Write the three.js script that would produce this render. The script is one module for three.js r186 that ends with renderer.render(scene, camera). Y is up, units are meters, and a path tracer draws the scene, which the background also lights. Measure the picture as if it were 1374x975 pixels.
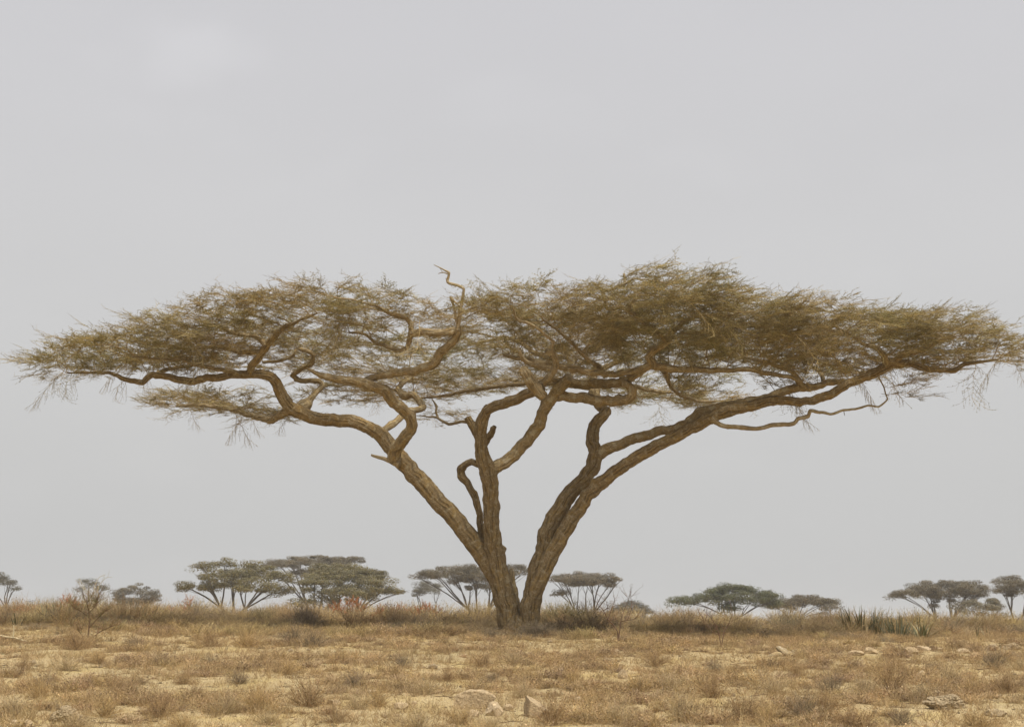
import * as THREE from 'three';
import { mergeGeometries, mergeVertices, toCreasedNormals } from 'three/addons/utils/BufferGeometryUtils.js';
import { ImprovedNoise } from 'three/addons/math/ImprovedNoise.js';

// ---------------------------------------------------------------- camera, sky, sun, exposure
const scene = new THREE.Scene();
const F = 2186, CX = 687, CY = 487.5, EYE_ROW = 832, CAM_Y = 1.65, D = 30;   // focal length and rows in photo pixels; the big tree stands D metres away
const PITCH = Math.atan((EYE_ROW - CY) / F);
const camera = new THREE.PerspectiveCamera(2 * Math.atan(CY / F) * 180 / Math.PI, 1374 / 975, 0.1, 6000);
camera.position.set(0, CAM_Y, 0);
camera.rotation.set(PITCH, 0, 0);
scene.add(camera);

const renderer = new THREE.WebGLRenderer();
renderer.toneMapping = THREE.LinearToneMapping;
renderer.toneMappingExposure = 1.0;
renderer.shadowMap.enabled = true;

const SUN_DIR = new THREE.Vector3(0.28, 1.0, 0.48).normalize();
const sun = new THREE.DirectionalLight(new THREE.Color(1.0, 0.94, 0.83), 4.7);
sun.position.set(0, 1.5, -D).addScaledVector(SUN_DIR, 60);
sun.target.position.set(0, 1.5, -D);
sun.castShadow = true;
sun.shadow.radius = 14;
sun.shadow.mapSize.set(2048, 2048);
Object.assign(sun.shadow.camera, { left: -24, right: 24, top: 24, bottom: -24, near: 1, far: 140 });
scene.add(sun, sun.target);

const pn = new ImprovedNoise();
const noise = (x, y, z = 0) => pn.noise(x, y, z);
const fbm = (x, y, z = 0, o = 4) => { let s = 0, a = 1, t = 0; for (let i = 0; i < o; i++) { s += a * noise(x + i * 17.3, y - i * 9.1, z + i * 5.7); t += a; x *= 2.03; y *= 2.03; z *= 2.03; a *= 0.5; } return s / t; };
const lerp = (a, b, t) => a + (b - a) * t;
const clamp = (x, a = 0, b = 1) => Math.min(b, Math.max(a, x));
const smooth = (a, b, x) => { const t = clamp((x - a) / (b - a)); return t * t * (3 - 2 * t); };
function rngOf(seed) { let a = seed >>> 0; return () => { a = (a + 0x6D2B79F5) | 0; let t = Math.imul(a ^ (a >>> 15), 1 | a); t = (t + Math.imul(t ^ (t >>> 7), 61 | t)) ^ t; return ((t ^ (t >>> 14)) >>> 0) / 4294967296; }; }
function table(rows, x) {                                   // monotone-ish smooth lookup
  if (x <= rows[0][0]) return rows[0][1];
  for (let i = 1; i < rows.length; i++) if (x <= rows[i][0]) {
    const [x0, y0] = rows[i - 1], [x1, y1] = rows[i];
    return lerp(y0, y1, (x - x0) / (x1 - x0));
  }
  return rows[rows.length - 1][1];
}

{ // a pale, dusty, almost even overcast
  const w = 1024, h = 512, data = new Float32Array(w * h * 4);
  const rows = [[-90, 0.5], [0, 0.555], [3, 0.57], [8, 0.602], [13, 0.622], [20, 0.618], [26, 0.606], [50, 0.63], [90, 0.66]];
  for (let j = 0; j < h; j++) for (let i = 0; i < w; i++) {
    const el = ((j + 0.5) / h - 0.5) * 180, az = ((i + 0.5) / w - 0.5) * 2 * Math.PI;
    const e = el * Math.PI / 180, x = Math.cos(az) * Math.cos(e), y = Math.sin(e), z = Math.sin(az) * Math.cos(e);
    let v = table(rows, el);
    const c = fbm(x * 5, y * 13, z * 5, 5);
    v *= 1 + 0.03 * c + 0.02 * smooth(0.12, 0.45, fbm(x * 9 + 4, y * 26, z * 9, 5));
    // one faint bank of cloud, torn at its edges
    const ca = (az + Math.PI / 2) * 180 / Math.PI + 11.5, ce = el - 19.3, cl = smooth(1.1, 0.1, Math.hypot(ca / 3.4, ce / 1.25) + 1.1 * fbm(x * 22, y * 40, z * 22, 5));
    v *= 1 + 0.06 * cl;
    const k = (j * w + i) * 4, up = smooth(4, 26, el);
    data[k] = v * lerp(1.0, 0.99, up); data[k + 1] = v * lerp(1.0, 0.985, up); data[k + 2] = v * lerp(0.995, 1.025, up); data[k + 3] = 1;
  }
  const sky = new THREE.DataTexture(data, w, h, THREE.RGBAFormat, THREE.FloatType);
  sky.mapping = THREE.EquirectangularReflectionMapping; sky.magFilter = THREE.LinearFilter; sky.minFilter = THREE.LinearFilter; sky.needsUpdate = true;
  scene.background = sky; scene.environment = sky;
}
scene.fog = new THREE.FogExp2(new THREE.Color(0.80, 0.80, 0.80), 0.0004);

// ---------------------------------------------------------------- photo pixel -> place
const FWD = new THREE.Vector3(0, Math.sin(PITCH), -Math.cos(PITCH)), UPV = new THREE.Vector3(0, Math.cos(PITCH), Math.sin(PITCH));
function ray(px, py) { return new THREE.Vector3((px - CX) / F, 0, 0).addScaledVector(UPV, (CY - py) / F).add(FWD); }
function at(px, py, dz = 0, dist = D) { const d = ray(px, py); return d.multiplyScalar((dist - dz) / -d.z).add(camera.position); }
const PROFILE = [[-400, -3], [0, 0], [30, 1.43], [36, 1.44], [44, 1.39], [60, 1.3], [90, 1.18], [150, 1.0], [300, 0.5], [600, -0.5], [1400, -3], [2500, -6]];
function ground(x, z, fine = true) {
  const d = -z;
  let y = (table(PROFILE, d - 2) + table(PROFILE, d) + table(PROFILE, d + 2)) / 3;
  y += -0.017 * Math.tanh(x / 16) * 16 * smooth(16, 40, d) * (1 - smooth(70, 140, d));
  y += 0.10 * fbm(x * 0.21 + 3, d * 0.21, 1.5, 2) + 0.05 * fbm(x * 0.9, d * 0.9, 7.5, 2);
  if (fine) y += 0.022 * fbm(x * 4.1, d * 4.1, 2.2, 3);
  return y;
}
function groundAt(px, py) {                                 // where the line of sight through a pixel meets the ground
  const r = ray(px, py); let t = 8, p = new THREE.Vector3();
  for (; t < 120; t += 0.05) { p.copy(r).multiplyScalar(t).add(camera.position); if (p.y < ground(p.x, p.z)) break; }
  p.y = ground(p.x, p.z); return p;
}
function standAt(px, dist) {                                // a point of the ground at a known distance, under a photo column
  let x = 0; for (let i = 0; i < 3; i++) { const y = ground(x, -dist); x = (px - CX) / F * (dist * Math.cos(PITCH) + (y - CAM_Y) * Math.sin(PITCH)); }
  return new THREE.Vector3(x, ground(x, -dist), -dist);
}
const mPerPx = (p) => (-p.z) / F;

// ---------------------------------------------------------------- naming
const used = new Map();
function numbered(n) { const k = used.get(n) || 0; used.set(n, k + 1); return k ? `${n}_${String(k).padStart(3, '0')}` : n; }
function thing(name, label, category, position, group) {
  const o = new THREE.Group(); o.name = numbered(name); o.position.copy(position);
  o.userData = { label, category }; if (group) o.userData.group = group;
  scene.add(o); return o;
}
function part(parent, name, geometry, material, kind, label) {
  const m = new THREE.Mesh(geometry, material); m.name = name; m.castShadow = m.receiveShadow = true;
  if (kind) m.userData.kind = kind; if (label) m.userData.label = label;
  parent.add(m); return m;
}
function copyOf(src, position, turn, scale, label, group) {
  const c = src.clone(); c.name = numbered(src.userData.kindName || src.name.replace(/_\d{3}$/, '')); c.position.copy(position); c.rotation.y = turn; c.scale.copy(scale);
  c.userData = { label, category: src.userData.category, group }; scene.add(c); return c;
}

// ---------------------------------------------------------------- textures and materials
function makeTexture(w, h, fn, srgb = true) {
  const d = new Uint8Array(w * h * 4);
  for (let j = 0; j < h; j++) for (let i = 0; i < w; i++) { const c = fn(i / w, j / h), k = (j * w + i) * 4; d[k] = clamp(c[0]) * 255; d[k + 1] = clamp(c[1]) * 255; d[k + 2] = clamp(c[2]) * 255; d[k + 3] = 255; }
  const t = new THREE.DataTexture(d, w, h); t.wrapS = t.wrapT = THREE.RepeatWrapping; t.magFilter = THREE.LinearFilter; t.minFilter = THREE.LinearMipmapLinearFilter; t.generateMipmaps = true;
  if (srgb) t.colorSpace = THREE.SRGBColorSpace; t.needsUpdate = true; return t;
}
const toS = (v) => v <= 0.0031308 ? v * 12.92 : 1.055 * Math.pow(v, 1 / 2.4) - 0.055;
const lin = (r, g, b) => [toS(r), toS(g), toS(b)];
// tileable noise: walks a torus
const GR2 = [[1, 0], [0.7071, 0.7071], [0, 1], [-0.7071, 0.7071], [-1, 0], [-0.7071, -0.7071], [0, -1], [0.7071, -0.7071]];
function pnoise(x, y, px, py, s) {
  const x0 = Math.floor(x), y0 = Math.floor(y), fx = x - x0, fy = y - y0, ease = (t) => t * t * t * (t * (t * 6 - 15) + 10);
  const g = (i, j) => { let h = Math.imul(((x0 + i) % px + px) % px, 374761393) ^ Math.imul(((y0 + j) % py + py) % py, 668265263) ^ Math.imul(s, 1274126177); h = Math.imul(h ^ (h >>> 13), 1103515245); h ^= h >>> 16; const q = GR2[h & 7]; return q[0] * (fx - i) + q[1] * (fy - j); };
  return lerp(lerp(g(0, 0), g(1, 0), ease(fx)), lerp(g(0, 1), g(1, 1), ease(fx)), ease(fy)) * 1.35;
}
const tn = (u, v, fu, fv, s, o = 4) => { let r = 0, a = 1, t = 0, cu = Math.max(1, Math.round(fu * 6)), cv = Math.max(1, Math.round(fv * 6)); s = Math.round(s * 10); for (let k = 0; k < o; k++) { r += a * pnoise(u * cu, v * cv, cu, cv, s + k * 7); t += a; a *= 0.5; cu *= 2; cv *= 2; } return r / t; };

const barkHeight = (u, v) => { const wob = tn(u, v, 0.5, 0.9, 3.1, 2) * 0.5; const r = 1 - Math.abs(tn(u + wob * 0.09, v, 1.5, 0.34, 11.7, 3)) * 3.4; const f = tn(u, v, 5, 1.2, 5.2, 3); return clamp(0.55 * r + 0.32 + 0.4 * f); };
const barkMap = makeTexture(512, 512, (u, v) => {
  const h = barkHeight(u, v), p = smooth(0.06, 0.32, tn(u, v, 1.0, 1.6, 21.3, 4)), g = tn(u, v, 7, 5, 2.2, 3), o = smooth(0.02, 0.3, tn(u, v, 0.9, 0.9, 41.3, 3));
  let c = [lerp(0.115, 0.285, h), lerp(0.08, 0.208, h), lerp(0.039, 0.106, h)];
  c = [lerp(c[0], c[0] * 1.2 + 0.03, p), lerp(c[1], c[1] * 1.28 + 0.035, p), lerp(c[2], c[2] * 1.4 + 0.035, p)];
  c = [lerp(c[0], c[0] * 1.06, o), c[1], lerp(c[2], c[2] * 0.82, o)];
  const k = 1 + 0.5 * g; return lin(c[0] * k, c[1] * k, c[2] * k);
});
const barkBump = makeTexture(512, 512, (u, v) => { const h = clamp(barkHeight(u, v) * 0.8 + 0.25 * tn(u, v, 9, 5, 8.8, 3)); return [h, h, h]; }, false);
const bark = new THREE.MeshStandardMaterial({ name: 'bark', map: barkMap, bumpMap: barkBump, bumpScale: 0.026, roughness: 0.95, color: new THREE.Color(1.12, 1.12, 1.12) });
const limbBark = new THREE.MeshStandardMaterial({ name: 'limb_bark', map: barkMap, bumpMap: barkBump, bumpScale: 0.018, roughness: 0.95, color: new THREE.Color(1.28, 1.33, 1.42) });
const deadWood = new THREE.MeshStandardMaterial({ name: 'dead_wood', map: barkMap, bumpMap: barkBump, bumpScale: 0.006, roughness: 0.95, color: new THREE.Color(1.45, 1.55, 1.8) });
const mat = (name, r, g, b, extra = {}) => new THREE.MeshStandardMaterial({ name, color: new THREE.Color().setRGB(r, g, b), roughness: 0.95, ...extra });
const twigMat = mat('twig_bark', 1, 1, 1, { vertexColors: true });
const branchMat = mat('branch_bark', 0.165, 0.115, 0.062);
const leafMat = new THREE.MeshPhysicalMaterial({ name: 'thorn_leaf', vertexColors: true, color: new THREE.Color(1, 1, 1), roughness: 1, side: THREE.DoubleSide, transmission: 0.4, thickness: 0 });
const strawMat = mat('straw', 1, 1, 1, { vertexColors: true, side: THREE.DoubleSide });
const farBark = mat('far_bark', 0.075, 0.058, 0.042);

// ---------------------------------------------------------------- mesh builders
class Buf {
  constructor() { this.p = []; this.n = []; this.c = []; this.i = []; }
  vert(x, y, z, nx, ny, nz, c) { this.p.push(x, y, z); this.n.push(nx, ny, nz); this.c.push(c[0], c[1], c[2]); return this.p.length / 3 - 1; }
  // thin stick: three-sided, tapered
  stick(a, b, ra, rb, c, c2 = c) {
    const d = new THREE.Vector3().subVectors(b, a); if (d.lengthSq() < 1e-10) return; d.normalize();
    const u = new THREE.Vector3(Math.abs(d.y) > 0.9 ? 1 : 0, Math.abs(d.y) > 0.9 ? 0 : 1, 0).cross(d).normalize(), v = new THREE.Vector3().crossVectors(d, u);
    const s = this.p.length / 3;
    for (let k = 0; k < 3; k++) {
      const t = k * 2.0944 + 0.5, cx = Math.cos(t), sx = Math.sin(t), nx = u.x * cx + v.x * sx, ny = u.y * cx + v.y * sx, nz = u.z * cx + v.z * sx;
      this.vert(a.x + nx * ra, a.y + ny * ra, a.z + nz * ra, nx, ny, nz, c); this.vert(b.x + nx * rb, b.y + ny * rb, b.z + nz * rb, nx, ny, nz, c2);
    }
    for (let k = 0; k < 3; k++) { const a0 = s + k * 2, b0 = s + ((k + 1) % 3) * 2; this.i.push(a0, b0, a0 + 1, b0, b0 + 1, a0 + 1); }
  }
  // small leaf face: lozenge
  leaf(p, dir, side, len, wid, c) {
    const n = new THREE.Vector3().crossVectors(dir, side).normalize(), s = this.p.length / 3;
    const q = (f, g) => this.vert(p.x + dir.x * f + side.x * g, p.y + dir.y * f + side.y * g, p.z + dir.z * f + side.z * g, n.x, n.y, n.z, c);
    q(0, 0); q(len * 0.5, wid * 0.5); q(len, 0); q(len * 0.5, -wid * 0.5); this.i.push(s, s + 2, s + 1, s, s + 3, s + 2);
  }
  build() {
    const g = new THREE.BufferGeometry();
    g.setAttribute('position', new THREE.Float32BufferAttribute(this.p, 3)); g.setAttribute('normal', new THREE.Float32BufferAttribute(this.n, 3)); g.setAttribute('color', new THREE.Float32BufferAttribute(this.c, 3));
    g.setIndex(this.i); return g;
  }
}
const V = (x, y, z) => new THREE.Vector3(x, y, z);

// woody limb: a tube through points with radii, knobbly and furrowed
function limbTube(points, opt = {}) {
  const { seed = 1, ring = 0.035, radial = 20, furrow = 1, knob = 0.07, origin = V(0, 0, 0), cap = true } = opt;
  const curve = new THREE.CatmullRomCurve3(points.map(q => q.p), false, 'centripetal');
  const n = points.length - 1; let L = 0; for (let i = 0; i < n; i++) L += points[i].p.distanceTo(points[i + 1].p);
  const R = Math.max(4, Math.round(L / ring)), pos = [], uv = [], idx = [];
  const rad = (t) => { const k = Math.min(n - 1e-6, t * n), i = Math.floor(k), f = k - i, e = f * f * (3 - 2 * f); return lerp(points[i].r, points[i + 1].r, lerp(f, e, 0.5)); };
  const meanR = points.reduce((s, q) => s + q.r, 0) / (n + 1), turns = Math.max(1, Math.round(meanR * 2 * Math.PI / 0.45));
  let T0 = null, N = null, s = 0, last = null;
  const p = V(), tan = V(), B = V();
  for (let j = 0; j <= R; j++) {
    const t = j / R; curve.getPoint(t, p); curve.getTangent(t, tan);
    { const k = Math.min(n - 1e-6, t * n), i = Math.floor(k), f = k - i; p.lerp(V().lerpVectors(points[i].p, points[i + 1].p, f), 0.5); const q = Math.min(rad(t), 0.05) * (opt.wander ?? 0.5), ends = Math.min(1, t * 8, (1 - t) * 8 + 0.2); p.x += q * ends * fbm(p.x * 4.5, p.y * 4.5, seed * 3.3, 3) * 2; p.y += q * ends * fbm(p.x * 4.5 + 9, p.y * 4.5, seed * 5.1, 3) * 2; }
    if (!N) { N = Math.abs(tan.y) < 0.9 ? V(0, 1, 0) : V(0, 0, 1); N.addScaledVector(tan, -N.dot(tan)).normalize(); }
    else { const q = new THREE.Quaternion().setFromUnitVectors(T0, tan); N.applyQuaternion(q); N.addScaledVector(tan, -N.dot(tan)).normalize(); }
    T0 = tan.clone(); B.crossVectors(tan, N); if (last) s += last.distanceTo(p); last = p.clone();
    const r0 = rad(t);
    for (let k = 0; k <= radial; k++) {
      const a = (k % radial) / radial * 2 * Math.PI, ca = Math.cos(a), sa = Math.sin(a);
      let r = r0 * (1 + knob * 1.6 * fbm(ca * 0.8 + seed * 3.7, sa * 0.8, s * 2.2 + seed, 2) + knob * 0.9 * noise(seed * 9.1, s * 5.5 / Math.max(0.35, r0 * 6), 3));
      if (furrow) {
        const f = 1 - Math.abs(noise(ca * r0 / 0.045 + seed, sa * r0 / 0.045, s * 1.6 + seed * 2)) * 2.4;
        r += furrow * (0.013 * f * Math.min(1, r0 / 0.12) + 0.006 * noise(ca * r0 / 0.02, sa * r0 / 0.02 + seed, s * 9) * Math.min(1, r0 / 0.1));
      }
      pos.push(p.x + (N.x * ca + B.x * sa) * r - origin.x, p.y + (N.y * ca + B.y * sa) * r - origin.y, p.z + (N.z * ca + B.z * sa) * r - origin.z);
      uv.push(k / radial * turns, s / 0.75 + seed * 0.37);
    }
  }
  const row = radial + 1;
  if (opt.knots) for (let q = 0; q < opt.knots; q++) {          // burls and old branch collars
    const h = (k) => { const t = Math.sin(seed * 12.9898 + q * 78.233 + k * 37.719) * 43758.5453; return t - Math.floor(t); };
    const j0 = Math.floor((0.06 + 0.86 * h(1)) * R), k0 = Math.floor(h(2) * radial), c = V(pos[(j0 * row + k0) * 3], pos[(j0 * row + k0) * 3 + 1], pos[(j0 * row + k0) * 3 + 2]); curve.getPoint(j0 / R, p); p.sub(origin);
    const rr = rad(j0 / R), out = c.clone().sub(p).normalize(), size = rr * (0.5 + 0.6 * h(3)), amp = rr * (0.22 + 0.3 * h(4));
    for (let i = 0; i < pos.length / 3; i++) { const dx = pos[i * 3] - c.x, dy = pos[i * 3 + 1] - c.y, dz = pos[i * 3 + 2] - c.z, w = Math.exp(-(dx * dx + dy * dy + dz * dz) / (size * size)); if (w > 0.01) { pos[i * 3] += out.x * amp * w; pos[i * 3 + 1] += out.y * amp * w; pos[i * 3 + 2] += out.z * amp * w; } }
  }
  for (let j = 0; j < R; j++) for (let k = 0; k < radial; k++) { const a = j * row + k; idx.push(a, a + 1, a + row, a + 1, a + row + 1, a + row); }
  if (cap) for (const [j, sg] of [[0, -1], [R, 1]]) {
    curve.getPoint(j / R, p); curve.getTangent(j / R, tan); const c = pos.length / 3, rr = rad(j / R) * 0.35 * sg;
    pos.push(p.x + tan.x * rr - origin.x, p.y + tan.y * rr - origin.y, p.z + tan.z * rr - origin.z); uv.push(0.5, 0.5);
    for (let k = 0; k < radial; k++) { const a = j * row + k; sg > 0 ? idx.push(a, a + 1, c) : idx.push(a + 1, a, c); }
  }
  const g = new THREE.BufferGeometry(); g.setAttribute('position', new THREE.Float32BufferAttribute(pos, 3)); g.setAttribute('uv', new THREE.Float32BufferAttribute(uv, 2)); g.setIndex(idx); g.computeVertexNormals();
  const nn = g.attributes.normal, A = V(), C = V();
  for (let j = 0; j <= R; j++) { A.fromBufferAttribute(nn, j * row); C.fromBufferAttribute(nn, j * row + radial); A.add(C).normalize(); nn.setXYZ(j * row, A.x, A.y, A.z); nn.setXYZ(j * row + radial, A.x, A.y, A.z); }
  return g;
}

// ---------------------------------------------------------------- the ground
{
  const soil = makeTexture(1024, 1024, (u, v) => {
    const a = tn(u, v, 1.2, 1.2, 4.4, 5), b = tn(u, v, 9, 9, 9.1, 4), c = tn(u, v, 34, 34, 17.1, 2), st = smooth(0.22, 0.42, tn(u, v, 22, 22, 31.1, 2)), dk = smooth(0.18, 0.45, tn(u, v, 13, 13, 51.1, 4));
    let r = 0.40 + 0.10 * a + 0.10 * b + 0.20 * c, g = r * lerp(0.73, 0.79, clamp(0.5 + a)), bl = r * lerp(0.34, 0.42, clamp(0.5 + a + b * 0.5));
    r = lerp(r, 0.56, st * 0.7); g = lerp(g, 0.46, st * 0.7); bl = lerp(bl, 0.33, st * 0.7);
    r *= 1 - 0.42 * dk; g *= 1 - 0.45 * dk; bl *= 1 - 0.45 * dk;
    return lin(r, g, bl);
  });
  const soilBump = makeTexture(1024, 1024, (u, v) => { const h = clamp(0.5 + 0.35 * tn(u, v, 9, 9, 9.1, 4) + 0.45 * tn(u, v, 30, 30, 17.1, 3)); return [h, h, h]; }, false);
  const m = new THREE.MeshStandardMaterial({ name: 'sandy_soil', map: soil, bumpMap: soilBump, bumpScale: 0.03, roughness: 1, vertexColors: true });
  const radii = [0.5]; for (let d = 2; d < 2600;) { radii.push(d); d += d < 12 ? 1 : d < 34 ? 0.055 : d < 60 ? 0.25 : d * 0.06; }
  const angs = []; for (let a = -Math.PI; a < -0.47; a += 0.09) angs.push(a); for (let a = -0.47; a < 0.47; a += 0.0026) angs.push(a); for (let a = 0.47; a <= Math.PI + 0.04; a += 0.09) angs.push(Math.min(a, Math.PI)); angs[angs.length - 1] = Math.PI;
  const pos = [], uv = [], col = [], idx = [], nA = angs.length;
  for (const r of radii) for (const a of angs) {
    const x = Math.sin(a) * r, z = -Math.cos(a) * r; pos.push(x, ground(x, z), z); uv.push(x / 3.1, z / 3.1);
    const t = fbm(x * 0.35, z * 0.35, 5, 3), t2 = smooth(0.05, 0.3, fbm(x * 0.8 + 9, z * 0.8, 3, 3));
    col.push(1 + 0.25 * t, 1 + 0.22 * t - 0.02 * t2, 1 + 0.2 * t - 0.16 * t2);
  }
  for (let j = 0; j < radii.length - 1; j++) for (let k = 0; k < nA - 1; k++) { const a = j * nA + k; idx.push(a, a + 1, a + nA, a + 1, a + nA + 1, a + nA); }
  const g = new THREE.BufferGeometry(); g.setAttribute('position', new THREE.Float32BufferAttribute(pos, 3)); g.setAttribute('uv', new THREE.Float32BufferAttribute(uv, 2)); g.setAttribute('color', new THREE.Float32BufferAttribute(col, 3)); g.setIndex(idx); g.computeVertexNormals();
  const o = new THREE.Mesh(g, m); o.name = 'ground'; o.receiveShadow = true; o.userData = { kind: 'structure', label: 'dry sandy ground rising gently to the tree' }; scene.add(o);
}
console.log('ground done');

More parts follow.
